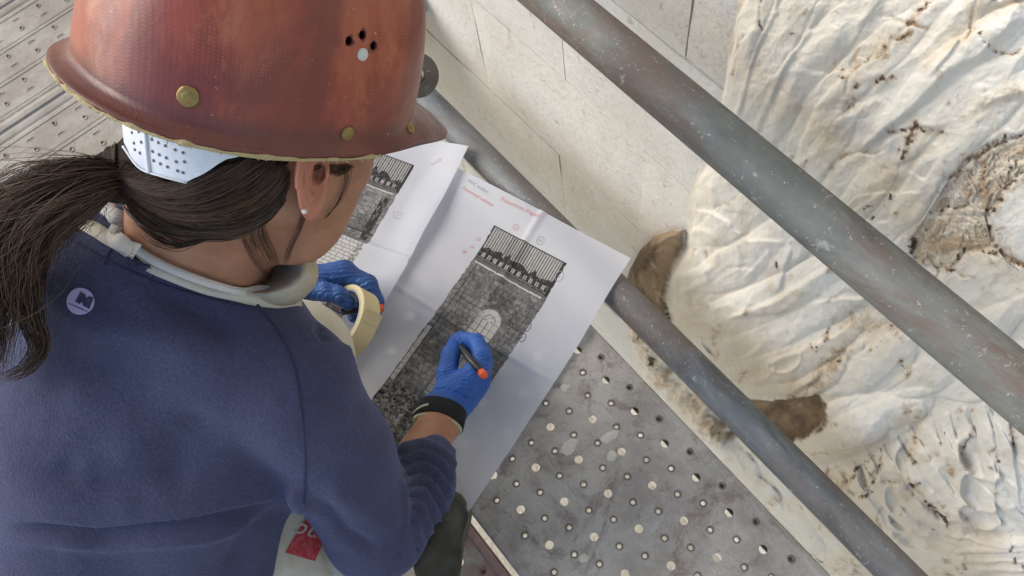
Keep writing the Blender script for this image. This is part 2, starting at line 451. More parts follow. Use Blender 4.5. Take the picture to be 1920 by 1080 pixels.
# main drapery bulge in the middle
crease([(1296, 398), (1340, 410), (1373, 428), (1415, 462), (1492, 458)], 38, 10)
crease([(1492, 460), (1480, 500), (1467, 540), (1450, 560)], 26, 8)
crease([(1398, 530), (1425, 505), (1458, 470)], 22, 5)
crease([(1262, 600), (1300, 606), (1352, 607), (1458, 570), (1543, 521), (1600, 480)], 52, 14)
crease([(1290, 622), (1380, 597), (1470, 592), (1560, 560)], 44, -9)
crease([(1470, 590), (1530, 570), (1600, 560), (1640, 560)], 30, 7)
crease([(1433, 688), (1470, 670), (1513, 653), (1569, 628), (1620, 590)], 40, 10)
crease([(1368, 705), (1390, 724), (1415, 734), (1484, 736), (1530, 712), (1560, 680)], 26, -16)
crease([(1300, 650), (1340, 672), (1400, 668), (1450, 640)], 30, 8)
scoop(1345, 650, 35, 26, 10, 6); scoop(1420, 690, -15, 40, 20, 5); scoop(1480, 672, -20, 30, 18, 5)
for a, b, c_ in [((1262, 520), (1285, 545), (1310, 560)), ((1275, 500), (1278, 540), (1272, 580)), ((1270, 560), (1310, 540), (1335, 530)), ((1310, 470), (1330, 500), (1340, 540)),
                 ((1300, 430), (1340, 445), (1352, 470)), ((1340, 350), (1350, 380), (1345, 420)), ((1255, 590), (1290, 600), (1320, 590)), ((1360, 470), (1350, 500), (1320, 520)),
                 ((1380, 440), (1400, 480), (1390, 520)), ((1420, 560), (1400, 590), (1370, 600)), ((1330, 560), (1350, 580), (1385, 570))]:
    ridge([a, b, c_], 6, 5, 1, .2)
for k in range(9):
    x0 = 1300 + RS.rand() * 330; y0 = 400 + RS.rand() * 300; a = -.5 + RS.randn() * .35; L = 40 + RS.rand() * 60
    crease([(x0, y0), (x0 + L * math.cos(a), y0 + L * math.sin(a)), (x0 + 1.8 * L * math.cos(a + .3), y0 + 1.8 * L * math.sin(a + .3))], 14 + RS.rand() * 16, RS.uniform(2, 5) * RS.choice([-1, 1]))
# brown hollow and the arm-like roll
HOL = [(1395, 742), (1450, 745), (1500, 738), (1535, 733), (1548, 748), (1556, 778), (1540, 792), (1500, 818), (1470, 822), (1430, 790)]
hm = in_poly(X, Y, HOL); Dh, _, _ = poly_dist(X, Y, HOL + [HOL[0]])
hw = np.where(hm, sstep(0, 10, Dh), 0)
hgt -= hw * .020; hgt += hw * .016 * fbm(X / 14, Y / 14, 4, 77)
lobe(1612, 800, -27, 150, 44, 17, 2.2)
lobe(1590, 700, -38, 190, 40, 9, 2.2)
crease([(1623, 740), (1680, 700), (1735, 658)], 30, 6)
ridge([(1480, 828), (1560, 858), (1640, 825), (1712, 773)], 9, -8)
crease([(1712, 640), (1690, 700), (1640, 735)], 24, 5)
# feathers, lower right
for k in range(9):
    x0 = 1560 + k * 38; y0 = 872 - k * 22
    crease([(x0, y0), (x0 + 22, y0 + 60), (x0 + 62, y0 + 122), (x0 + 120, y0 + 170)], 26, 8 if k % 2 else 6)
crease([(1722, 770), (1704, 823), (1697, 886), (1728, 925), (1767, 960), (1805, 978)], 40, -14)
ridge([(1700, 886), (1735, 930), (1770, 962)], 7, -20, 1, .1)
for a in [(1821, 838, 50, 40, 32, 12), (1819, 900, 55, 40, 30, 11), (1823, 945, 25, 38, 24, 11), (1838, 982, 12, 42, 16, 9), (1672, 917, 70, 24, 15, 7), (1684, 957, 40, 28, 13, 7),
          (1700, 990, 25, 34, 12, 6), (1618, 880, 70, 22, 11, 6), (1600, 930, 60, 24, 11, 5), (1645, 985, 35, 30, 10, 5), (1690, 852, 80, 26, 12, 6), (1640, 1005, 20, 30, 9, 5)]:
    scoop(*a)
crease([(1874, 770), (1878, 850), (1890, 920), (1930, 985)], 30, 8); crease([(1846, 827), (1846, 932), (1878, 985)], 20, 8)
crease([(1910, 790), (1915, 860), (1960, 950)], 24, 7)
for k in range(9):
    y0 = 985 + k * 17; x0 = 1590 + RS.rand() * 60
    crease([(x0, y0 + 10), (x0 + 90, y0 - 6 + RS.randn() * 5), (x0 + 190, y0 + 8), (x0 + 330, y0 + RS.randn() * 8)], 13 + RS.rand() * 8, 6 + 3 * RS.rand(), .12)
ridge([(1600, 1000), (1700, 992), (1790, 1006), (1880, 985), (1930, 998)], 10, -9)
# carved band between deck and lower tube
def zig(pts, n, amp):
    for k in range(n):
        t = k / n; i = min(int(t * (len(pts) - 1)), len(pts) - 2); f_ = t * (len(pts) - 1) - i
        x0 = pts[i][0] * (1 - f_) + pts[i+1][0] * f_; y0 = pts[i][1] * (1 - f_) + pts[i+1][1] * f_
        a = RS.uniform(0, 3.14); L = 10 + RS.rand() * 18
        ridge([(x0 - L * math.cos(a), y0 - L * math.sin(a)), (x0 + 6 * RS.randn(), y0 + 6 * RS.randn()), (x0 + L * math.cos(a), y0 + L * math.sin(a))], 5 + 2 * RS.rand(), amp, 1, .15)
band = [(1195, 600), (1230, 680), (1280, 730), (1330, 790), (1370, 830)]
zig(band, 46, 13); zig([(p[0] + 28, p[1] - 18) for p in band], 30, -12)
crease([(1330, 760), (1370, 820), (1400, 870), (1420, 880)], 26, 9); crease([(1410, 870), (1450, 900), (1500, 960)], 30, 10)
lobe(1500, 985, 48, 70, 30, 12, 2); lobe(1395, 860, 50, 50, 20, 8, 2)
crease([(1380, 840), (1420, 830), (1450, 850)], 18, 6); crease([(1450, 940), (1480, 1000), (1530, 1060)], 24, 8)
for k in range(8):
    x0 = 1540 + k * 14; y0 = 1020 + k * 14
    crease([(x0 - 20, y0), (x0 + 30, y0 + 8), (x0 + 90, y0 + 30)], 12, 6)
# leaf veins
for pts in ([(1282, 440), (1240, 460), (1218, 500), (1212, 560)], [(1240, 456), (1232, 500), (1248, 540)], [(1222, 480), (1200, 520), (1200, 560)], [(1255, 470), (1240, 478), (1225, 476)],
            [(1245, 520), (1225, 540), (1222, 570)]):
    ridge(pts, 4, 5, 1, .1)
for a in [([(1935, 45), (1860, 92), (1760, 165), (1650, 262)], 34, 20), ([(1915, 125), (1820, 190), (1720, 265), (1620, 340)], 34, 19), ([(1765, 25), (1690, 95), (1600, 170), (1530, 240), (1480, 335)], 36, 20),
          ([(1665, -20), (1590, 70), (1510, 160), (1450, 250), (1405, 340)], 36, 18), ([(1560, -40), (1490, 70), (1425, 190), (1385, 320)], 30, 16), ([(1475, -40), (1425, 60), (1380, 190), (1362, 260)], 26, 14),
          ([(1930, 165), (1840, 225), (1765, 300), (1690, 400)], 36, 20), ([(1762, 275), (1722, 360), (1660, 450)], 30, 16), ([(1860, -10), (1800, 60), (1735, 135)], 26, 18), ([(1610, 225), (1545, 300), (1500, 385)], 26, 14),
          ([(1680, 300), (1610, 385), (1560, 450)], 30, 15), ([(1262, 590), (1350, 602), (1460, 565), (1560, 510), (1650, 440)], 42, 24), ([(1275, 530), (1340, 522), (1425, 480), (1510, 395)], 38, 20),
          ([(1300, 445), (1365, 432), (1445, 380), (1490, 330)], 36, 18), ([(1315, 375), (1375, 362), (1430, 310)], 30, 14), ([(1290, 642), (1400, 642), (1500, 604), (1600, 540), (1690, 465)], 36, 20),
          ([(1340, 688), (1440, 692), (1530, 655), (1625, 590)], 36, 20), ([(1380, 726), (1480, 730), (1548, 702), (1612, 640)], 20, 24), ([(1430, 522), (1482, 482), (1535, 420)], 24, 17),
          ([(1470, 855), (1560, 802), (1640, 768), (1712, 762)], 48, 34), ([(1560, 722), (1640, 682), (1745, 600)], 40, 26), ([(1650, 735), (1745, 682), (1830, 620), (1900, 570)], 44, 26), ([(1740, 720), (1830, 700), (1930, 640)], 40, 20)]: roll(*a)
for k in range(10): x0, y0 = 1478 + k * 27, 905 - k * 15; roll([(x0, y0), (x0 + 26, y0 + 58), (x0 + 74, y0 + 122), (x0 + 150, y0 + 172)], 18, 22 + 3 * (k % 3), .3)
for k in range(8): x0, y0 = 1738 + k * 30, 778 - k * 8; roll([(x0, y0), (x0 + 8, y0 + 70), (x0 + 30, y0 + 150), (x0 + 80, y0 + 210)], 19, 22 + k % 2 * 4, .3)
for k in range(6): y0 = 1000 + k * 20; roll([(1560 + 20 * k, y0 + 12), (1680, y0 - 4), (1800, y0 + 8), (1950, y0 - 6)], 14, 17, .2)
for k in range(5): x0, y0 = 1300 + k * 42, 800 + k * 52; roll([(x0, y0 - 26), (x0 + 40, y0), (x0 + 90, y0 + 46)], 22, 22, .3)
rolls = rolls * (.88 - .38 * sstep(460, 330, Y))
hgt += rolls
# general chiselled relief
def gouge(x, y, seed):
    ix, iy = np.floor(x), np.floor(y); best = np.full(x.shape, 9.0)
    for dx in (-1, 0, 1):
        for dy in (-1, 0, 1):
            jx, jy = ix + dx, iy + dy
            sx, sy = jx + _hash2(jx, jy, seed), jy + _hash2(jx, jy, seed + 5)
            best = np.minimum(best, (x - sx) ** 2 + (y - sy) ** 2 + .35 * _hash2(jx, jy, seed + 9))
    return best
ca_, sa_ = math.cos(-.72), math.sin(-.72); XR = XW * ca_ + YW * sa_; YR = -XW * sa_ + YW * ca_
hgt += np.where(inside & ~erm, .0085 * gouge(XR / 92, YR / 44, 3) + .0032 * gouge(XR / 34, YR / 19, 8), 0)
for k in range(20):
    x0, y0 = RS.uniform(1430, 1930), RS.uniform(0, 1060); a = RS.choice([2.45, 1.3, 2.0]) + RS.randn() * .3; pv = [(x0, y0)]
    for j in range(7): a += RS.randn() * .45; pv.append((pv[-1][0] + 13 * math.cos(a), pv[-1][1] + 13 * math.sin(a)))
    dirt(pv, 2.6, .9, 1.3 if k % 2 else 0); ridge(pv, 3.5, -3.5, 1, .1)
amp = np.where(inside | leafm, 1, 0)
hgt += amp * (.007 * (fbm(X / 95, Y / 95, 3, 21) - .5) +   .0034 * (fbm(X / 34 + .5 * cy_ * 20, Y / 22, 4, 23) - .5) + .0012 * (fbm(X / 6, Y / 6, 2, 29) - .5))
# stains with shapes of their own
for pts, w, a, cr in [([(1763, 7), (1747, 30), (1710, 67), (1697, 83)], 8, .9, 2.6), ([(1697, 100), (1660, 125), (1645, 140)], 9, .95, 3), ([(1640, 120), (1624, 145), (1597, 157), (1580, 160)], 7, .8, 2),
                      ([(1400, 5), (1420, 0), (1445, 8)], 12, .9, 2.4), ([(1393, 20), (1391, 60), (1378, 110)], 5, .6, 0), ([(1488, 96), (1500, 98)], 5, .9, 3), ([(1709, 255), (1700, 280), (1690, 300), (1686, 315)], 9, 1, 3.6),
                      ([(1660, 267), (1710, 262), (1762, 272)], 5, .8, 1.8), ([(1808, 245), (1830, 225), (1880, 205)], 7, .7, 0), ([(1600, 195), (1640, 180), (1670, 170)], 6, .7, 1.5), ([(1580, 245), (1600, 215)], 6, .9, 1.5),
                      ([(1640, 215), (1615, 225)], 10, .8, 0), ([(1650, 400), (1670, 370), (1675, 362)], 6, .9, 2.2), ([(1635, 395), (1622, 402)], 5, .8, 2), ([(1667, 415), (1672, 408)], 4, .9, 2), ([(1810, 70), (1860, 55), (1925, 20)], 11, .75, 0),
                      ([(1870, 330), (1900, 310), (1925, 300)], 18, .8, 3), ([(1830, 330), (1850, 340), (1800, 380), (1760, 420), (1730, 450)], 34, .75, 0), ([(1600, 600), (1640, 610), (1665, 605)], 22, .7, 0),
                      ([(1668, 605), (1655, 630), (1640, 648), (1625, 652)], 5, .9, 1.7), ([(1590, 640), (1570, 665), (1555, 690), (1535, 720)], 16, .7, 0), ([(1740, 560), (1700, 500)], 14, .6, 0), ([(1560, 700), (1575, 690)], 6, .8, 2),
                      ([(1720, 770), (1700, 760), (1690, 750)], 9, .9, 0), ([(1711, 810), (1703, 835), (1708, 852)], 6, .8, 2.6), ([(1700, 885), (1735, 930), (1772, 962)], 9, .7, 5), ([(1808, 800), (1800, 815), (1795, 835)], 5, 1, 2), ([(1765, 845), (1772, 872)], 6, .95, 0),
                      ([(1876, 790), (1884, 825)], 5, .9, 1.6), ([(1555, 865), (1550, 880)], 6, .9, 0), ([(1583, 880), (1580, 895)], 5, .9, 0), ([(1620, 890), (1621, 905)], 5, 1, 0), ([(1580, 1040), (1605, 1048)], 10, .9, 0), ([(1800, 1020), (1795, 1040)], 10, .95, 0),
                      ([(1765, 1050), (1780, 1060)], 8, .8, 0), ([(1810, 1075), (1830, 1080)], 10, .8, 0), ([(1195, 580), (1220, 670), (1290, 740), (1340, 790)], 20, .62, 0), ([(1205, 620), (1240, 690)], 9, .9, 2), ([(1465, 920), (1445, 940)], 7, .7, 0),
                      ([(1270, 612), (1262, 590)], 5, .9, 0), ([(1330, 580), (1335, 575)], 5, .6, 0), ([(1915, 400), (1925, 395)], 6, .6, 0), ([(1890, 1060), (1925, 1070)], 9, .6, 0), ([(1750, 920), (1760, 930)], 5, .8, 0), ([(1466, 495), (1467, 510)], 3, .8, 1.6)]:
    dirt(pts, w, a, cr)
for k in range(120):
    x0, y0 = RS.uniform(1300, 1930), RS.uniform(-20, 1090); a = 2.3 + RS.randn() * .5; L = RS.uniform(4, 22)
    dirt([(x0, y0), (x0 + L * math.cos(a), y0 + L * math.sin(a))], RS.uniform(2.5, 6), RS.uniform(.5, 1), 1.6 if RS.rand() < .3 else 0)
stain = np.maximum(stain, ew * .72)
# world positions
dv = np.stack([(X - 960) / FPX, (540 - Y) / FPX, -np.ones(X.shape)], -1) @ ROT.T
tw = (WY + .004) / np.maximum(dv[..., 1], .02)
P0 = EYE + dv * tw[..., None]
low = P0[..., 2] < -2.18
nf = EYE - aty(1600, 560, WY); nf /= np.linalg.norm(nf)
edge = sstep(2325, 2200, X) * sstep(-168, -80, Y)
hh = edge * np.clip(body * (~leafm) * (.8 - .45 * hw) + np.where(leafm, hgt + .020, rolls + (hgt - body - rolls) * .95), .022, .17)
P = P0 + nf * hh[..., None]
idx = np.arange(X.size).reshape(X.shape)
q = np.stack([idx[:-1, :-1], idx[1:, :-1], idx[1:, 1:], idx[:-1, 1:]], -1).reshape(-1, 4)
reg = np.zeros(X.shape, int)
reg[inside] = 1; reg[leafm] = 2; reg[inside & hm] = 3
featherm = in_poly(X, Y, [(1480, 900), (1568, 858), (1669, 810), (1722, 770), (1800, 700), (2150, 640), (2150, 1260), (1400, 1260), (1400, 900)])
reg[inside & featherm & ~hm] = 4
reg[inside & ew.astype(bool)] = 5
reg[in_poly(X, Y, [(1166, 556), (1200, 560), (1262, 640), (1400, 800), (1380, 850), (1300, 770), (1190, 760), (1200, 690), (1183, 640)]) & inside] = 6
rq = reg.reshape(-1)[q].max(axis=1) * (~low.reshape(-1)[q].any(axis=1))
relief = empty('carved_relief', tuple(aty(1600, 560, WY)), 'large cream limestone relief of carved drapery and feathers with brown stains', 'sculpture')
keep_names = {1: ('drapery', M_CARVED), 2: ('carved_leaf', M_CARVED), 3: ('weathered_hollow', M_CARVED), 4: ('carved_feathers', M_CARVED), 5: ('eroded_patch', M_CARVED), 6: ('carved_tracery', M_CARVED)}
Pf = P.reshape(-1, 3); 
brown = np.maximum(sstep(-3, 3, np.where(leafm, Dl, -Dl) + 6 * N9), sstep(-4, 5, np.where(hm, Dh, -Dh) + 22 * N9))
ochre = ew * .8
for pts, w, a in [([(1600, 600), (1650, 612), (1700, 560)], 34, .8), ([(1590, 630), (1550, 690), (1500, 720)], 26, .7), ([(1190, 590), (1225, 680), (1290, 745), (1360, 800)], 24, .9), ([(1345, 10), (1330, 60), (1320, 110)], 20, 0),
                  ([(1900, 40), (1820, 70), (1740, 150)], 20, .7), ([(1640, 120), (1600, 150), (1560, 230), (1540, 300)], 26, .6), ([(1660, 340), (1600, 400), (1560, 440)], 26, .5), ([(1680, 780), (1720, 780), (1705, 850)], 20, .8),
                  ([(1560, 880), (1600, 960), (1660, 1020)], 22, .5), ([(1760, 830), (1790, 930), (1840, 1000)], 28, .45), ([(1560, 1040), (1640, 1060)], 20, .6), ([(1400, 5), (1440, 10)], 22, .9), ([(1290, 610), (1400, 606), (1500, 570)], 24, .35),
                  ([(1430, 690), (1560, 640), (1600, 590)], 26, .45), ([(1500, 860), (1600, 830), (1700, 790)], 22, .5), ([(1750, 270), (1690, 330)], 22, .5), ([(1880, 200), (1800, 260)], 20, .5)]:
    D, T, S = poly_dist(XW, YW, pts); ochre = np.maximum(ochre, a * np.exp(-(np.maximum(D + w * 1.6 * N9, 0) / w) ** 2))
bf = brown.reshape(-1); of_ = ochre.reshape(-1); sf = stain.reshape(-1); cf = crack.reshape(-1)
for r, (nm, mt) in keep_names.items():
    qq = q[rq == r]
    if len(qq) == 0: continue
    u, inv = np.unique(qq, return_inverse=True)
    mesh_obj(nm, Pf[u], inv.reshape(-1, 4), mt, relief, smooth=True, attrs={'stain': sf[u], 'crack': cf[u], 'brown': bf[u], 'ochre': of_[u]})
# ---------------------------------------------------------------- perforated steel scaffold planks
def cell(V, F, cx, cy, w, h, rx, ry, collar, z=0.0, n=16, pw=2.0):
    """rectangular patch of sheet metal with one real hole (pressed up rim if collar)"""
    ang = [2 * math.pi * k / n + math.pi / n for k in range(n)]
    def rectpt(a):
        ca, sa = math.cos(a), math.sin(a); t = min(w / 2 / abs(ca) if ca else 9, h / 2 / abs(sa) if sa else 9)
        return (cx + ca * t, cy + sa * t)
    cors = sorted([math.atan2(sy * h / 2, sx * w / 2) % (2 * math.pi) for sx in (-1, 1) for sy in (-1, 1)])
    aa = sorted(set([round(a % (2 * math.pi), 6) for a in ang] + [round(c_, 6) for c_ in cors])); m = len(aa)
    rings = [[(*rectpt(a), z) for a in aa]]
    def ring(k, dz):
        out = []
        for a in aa:
            ca, sa = math.cos(a), math.sin(a)
            r = (abs(ca) ** pw + abs(sa) ** pw) ** (-1 / pw)
            out.append((cx + ca * r * (rx + k), cy + sa * r * (ry + k), z + dz))
        return out
    if collar: rings += [ring(.0032, 0), ring(.0016, collar), ring(.0003, collar * .85), ring(0, -.004)]
    else: rings += [ring(.0012, 0), ring(0, -.0009), ring(0, -.004)]
    b = len(V)
    for r in rings: V += r
    for i in range(len(rings) - 1):
        for k in range(m):
            k2 = (k + 1) % m
            F.append((b + i * m + k, b + i * m + k2, b + (i + 1) * m + k2, b + (i + 1) * m + k))
def strip(V, F, prof, x0, x1, axis='x'):
    """extrude a profile of (across, z) along the plank"""
    b = len(V); m = len(prof)
    for x in (x0, x1):
        for (y, z) in prof: V.append((x, y, z) if axis == 'x' else (y, x, z))
    for k in range(m - 1):
        f_ = (b + k, b + k + 1, b + m + k + 1, b + m + k)
        F.append(f_[::-1] if axis == 'x' else f_)
PX, PYP = .030, .0345
def wide_plank(name, ytop, x0, x1, label, plugs=(), paint=None):
    t = empty(name, ((x0 + x1) / 2, ytop - .15, 0), label, 'scaffold plank', 'steel scaffold planks')
    V, F = [], []
    ncol = int((x1 - x0) / PX)
    i0 = int(round((x0 + .2925) / PX))
    ybot = ytop - .303
    lo, hi = ytop - .265 - .0172, ytop - .0175
    holes = []
    for i in range(i0, i0 + ncol):
        cx = -.2925 + i * PX
        odd = i % 2
        base = (.207 if odd == 0 else .2243) - .265 + ytop
        ys = [base - PYP * k for k in range(-1, 8)]
        ys = [y for y in ys if lo + .002 < y < hi - .005]
        e0 = ys[0] + PYP / 2; e1 = ys[-1] - PYP / 2
        for y in ys:
            row = round((.2243 - .265 + ytop - y) / .01725)          # row index in half steps
            big = (row % 3 == 0) and ((i + (row // 3)) % 2 == 1)
            if RS.rand() < .02: V += []
            if big: cell(V, F, cx, y, PX, PYP, .0058, .0058, 0, n=20)
            else: cell(V, F, cx, y, PX, PYP, .0029, .0029, .0012)
            holes.append((cx, y, big))
        for a, b in ((e0, ytop - .0125), (ybot + .0125, e1)):
            k = len(V); V += [(cx - PX/2, a, 0), (cx + PX/2, a, 0), (cx + PX/2, b, 0), (cx - PX/2, b, 0)]; F.append((k, k+1, k+2, k+3) if b > a else (k+3, k+2, k+1, k))
    xa, xb = -.2925 + (i0 - .5) * PX, -.2925 + (i0 + ncol - .5) * PX
    strip(V, F, [(ytop - .0125, 0), (ytop - .0115, .0012), (ytop - .009, .0016), (ytop - .003, .0010), (ytop - .0008, -.0006), (ytop, -.004), (ytop, -.052), (ytop - .002, -.054), (ytop - .030, -.054), (ytop - .030, -.051), (ytop - .003, -.051)], xa, xb)
    strip(V, F, [(ybot + .003, -.051), (ybot + .030, -.051), (ybot + .030, -.054), (ybot + .002, -.054), (ybot, -.052), (ybot, -.004), (ybot + .0008, -.0006), (ybot + .003, .0010), (ybot + .009, .0016), (ybot + .0115, .0012), (ybot + .0125, 0)], xa, xb)
    attrs = None
    Va = np.array(V)
    pa = np.zeros(len(Va))
    if paint: pa = paint(Va)
    mesh_obj('deck_sheet', V, F, M_DECK, t, smooth=False, attrs={'paint': pa, 'rim': ((Va[:, 2] > .0004) & (np.abs(Va[:, 1] - ytop + .15) < .135)).astype(float)})
    return t, holes
_, H1 = wide_plank('scaffold_plank', .265, -1.05, .42, 'grey perforated steel plank right of the paper sheets beside the stone wall')
def pk(V): return .6 * sstep(.045, .0, np.abs(V[:, 1] + .062)) * (fbm(V[:, 0] * 60, V[:, 1] * 60, 3, 3) > .42)
_, H2 = wide_plank('scaffold_plank', -.0475, -1.05, .42, 'second perforated steel plank with reddish paint marks under the crouching worker', paint=pk)
wide_plank('scaffold_plank', -.360, -1.05, .42, 'third perforated steel plank, furthest from the stone wall, beneath the back of the worker')
# cement blobs on the deck
g = NM('dry_cement'); M_CEM = g.out(g.mix(g.noise(120, 4), (.50, .455, .38), (.62, .575, .50)), .9, normal=g.bump(g.noise(160, 4), .002))
def blob(name, px, py, r, parent, mat, ry=None, z=.0004, th=.0011):
    c0 = atz(px, py, 0); n = 44; V = [(c0[0], c0[1], z + th)]; ph = RS.rand() * 6
    rr = [.55 + .9 * float(fbm(np.array([3 + 1.6 * math.cos(6.283 * k / n) + ph]), np.array([3 + 1.6 * math.sin(6.283 * k / n)]), 3)[0]) for k in range(n)]
    for s_, zz in ((.7, th * .9), (1.0, 0)):
        for k in range(n):
            a = 2 * math.pi * k / n; V.append((c0[0] + math.cos(a) * r * rr[k] * s_, c0[1] + math.sin(a) * (ry or r) * rr[k] * s_, z + zz))
    F = [(0, 1 + k, 1 + (k + 1) % n) for k in range(n)] + [(1 + k, 1 + n + k, 1 + n + (k + 1) % n, 1 + (k + 1) % n) for k in range(n)]
    return mesh_obj(name, V, F, mat, parent, smooth=True)
for i, (px, py, r, lab) in enumerate([(1147, 856, .0075, 'small round cement splash between the deck holes'), (1066, 838, .0085, 'pale cement splash touching a deck hole'), (1060, 726, .006, 'cement splash near the paper edge'),
                         (1095, 1047, .006, 'small cement splash low on the deck'), (1143, 820, .0075, 'elongated grey cement smear on the deck')]):
    tag(blob('cement_splash', px, py, r, None, M_CEM, r * (1.7 if i in (1, 4) else 1)), lab, 'cement splash', 'cement splashes on the steel deck')

# narrow-panel planks lying across, at the left
def slot_plank(x0, label, np_=4):
    t = empty('slotted_plank', (x0 + .15, -.2, 0), label, 'scaffold plank', 'dusty slotted planks')
    V, F = [], []; W = .0765; x = x0 + .028; ys = np.arange(-1.3, 1.0, .05)
    strip(V, F, [(x0, -.05), (x0, -.003), (x0 + .002, .0005), (x0 + .010, .002), (x0 + .018, .0005), (x0 + .022, -.002), (x, 0)], -1.325, .975, 'y')
    for p in range(np_ - 1):
        a, b = x + .009, x + W - .009
        strip(V, F, [(x, 0), (x + .003, .0), (x + .0045, .0012), (a - .0005, .0012), (a, 0)], -1.325, .975, 'y')
        for k, y in enumerate(ys):
            for c_ in (0, 1):
                cx = a + (b - a) * (.25 + .5 * c_)
                if (k + c_) % 2 == 0: cell(V, F, cx, y, (b - a) / 2, .05, .0042, .0028, .0016, n=14)
                else: cell(V, F, cx, y, (b - a) / 2, .05, .0013, .0062, .0008, n=14, pw=4)
        strip(V, F, [(b, 0), (b + .006, 0), (b + .0075, -.001), (x + W, -.001)], -1.325, .975, 'y')
        x += W
        strip(V, F, [(x, -.001), (x + .00001, 0)], -1.325, .975, 'y')
    strip(V, F, [(x, 0), (x + .004, 0), (x + .008, -.002), (x + .012, .0005), (x + .02, .002), (x + .028, .0005), (x + .03, -.003), (x + .03, -.05)], -1.325, .975, 'y')
    Va = np.array(V)
    pa = .8 * sstep(.010, .0, np.abs(Va[:, 0] - x0 + .001)) * (Va[:, 2] > -.004)
    mesh_obj('deck_sheet', V, F, M_DUSTY, t, attrs={'paint': pa})
    return x + .03
XS = -1.329
slot_plank(XS, 'dusty slotted steel plank under the rear rim of the helmet')
slot_plank(XS - .291, 'dusty slotted steel plank in the top left corner')
slot_plank(XS - .582, 'dusty slotted steel plank furthest left')

# ---------------------------------------------------------------- scaffold tubes
def big_tube(name, y, z, x0, x1, mat, label):
    n = 60; V, F = [], []; seg = 40; r = .02415
    for i in range(n + 1):
        x = x0 + (x1 - x0) * i / n
        for k in range(seg):
            a = 2 * math.pi * k / seg
            rr = r * (1 + .012 * (float(vnoise(np.array([x * 14.0 + 50]), np.array([a * 1.3]))[0]) - .5))
            V.append((x, y + math.cos(a) * rr, z + math.sin(a) * rr))
    for i in range(n):
        for k in range(seg):
            k2 = (k + 1) % seg; F.append((i*seg + k, i*seg + k2, (i+1)*seg + k2, (i+1)*seg + k))
    t = empty(name, ((x0 + x1) / 2, y, z), label, 'scaffold tube', 'horizontal scaffold tubes')
    mesh_obj('tube_wall', V, F, mat, t, smooth=True)
    return t
big_tube('scaffold_tube', .3555, .478, -2.4, 1.6, M_TUBE2, 'upper grey-green scaffold tube crossing diagonally in front of the carved stone')
tl = big_tube('scaffold_tube', .3290, -.002, -.93, 1.6, M_TUBE, 'lower rusty blue-grey scaffold tube that runs behind the paper corner')
# ---------------------------------------------------------------- coupler at the end of the lower tube
def proj(P):
    v = ROT.T @ (np.asarray(P) - EYE); return np.array([960 + FPX * v[0] / -v[2], 540 - FPX * v[1] / -v[2]])
cp = atd(782, 142, 1.02)
clamp = empty('tube_coupler', tuple(cp), 'dark round scaffold coupler half hidden behind the front of the red helmet', 'coupler')
nrm = EYE - cp; nrm /= np.linalg.norm(nrm)
nrm = nrm + np.array([.25, 0, 0]); nrm /= np.linalg.norm(nrm)
M_CLAMP = galv('coupler_steel', (.09, .085, .065), (.15, .14, .11), .5)
def disc_arrays(c0, n_, r0, r1, th, seg=28):
    a = np.cross(n_, [0, 0, 1.0]); a /= np.linalg.norm(a); b = np.cross(n_, a); V = []; F = []
    for (r, h) in ((r0, 0), (r1 - .002, 0), (r1, -.002), (r1, -th), (r0, -th)):
        for k in range(seg):
            t = 2 * math.pi * k / seg; V.append(c0 + (a * math.cos(t) + b * math.sin(t)) * r + n_ * h)
    for i in range(5):
        j = (i + 1) % 5
        for k in range(seg):
            k2 = (k + 1) % seg; F.append((i*seg + k, i*seg + k2, j*seg + k2, j*seg + k))
    return V, F
V, F = disc_arrays(cp, nrm, .010, .0285, .012); mesh_obj('coupler_body', V, F, M_CLAMP, clamp)
tube('coupler_bolt', [cp + nrm * .012, cp - nrm * .02], .006, M_CLAMP, clamp, 6)

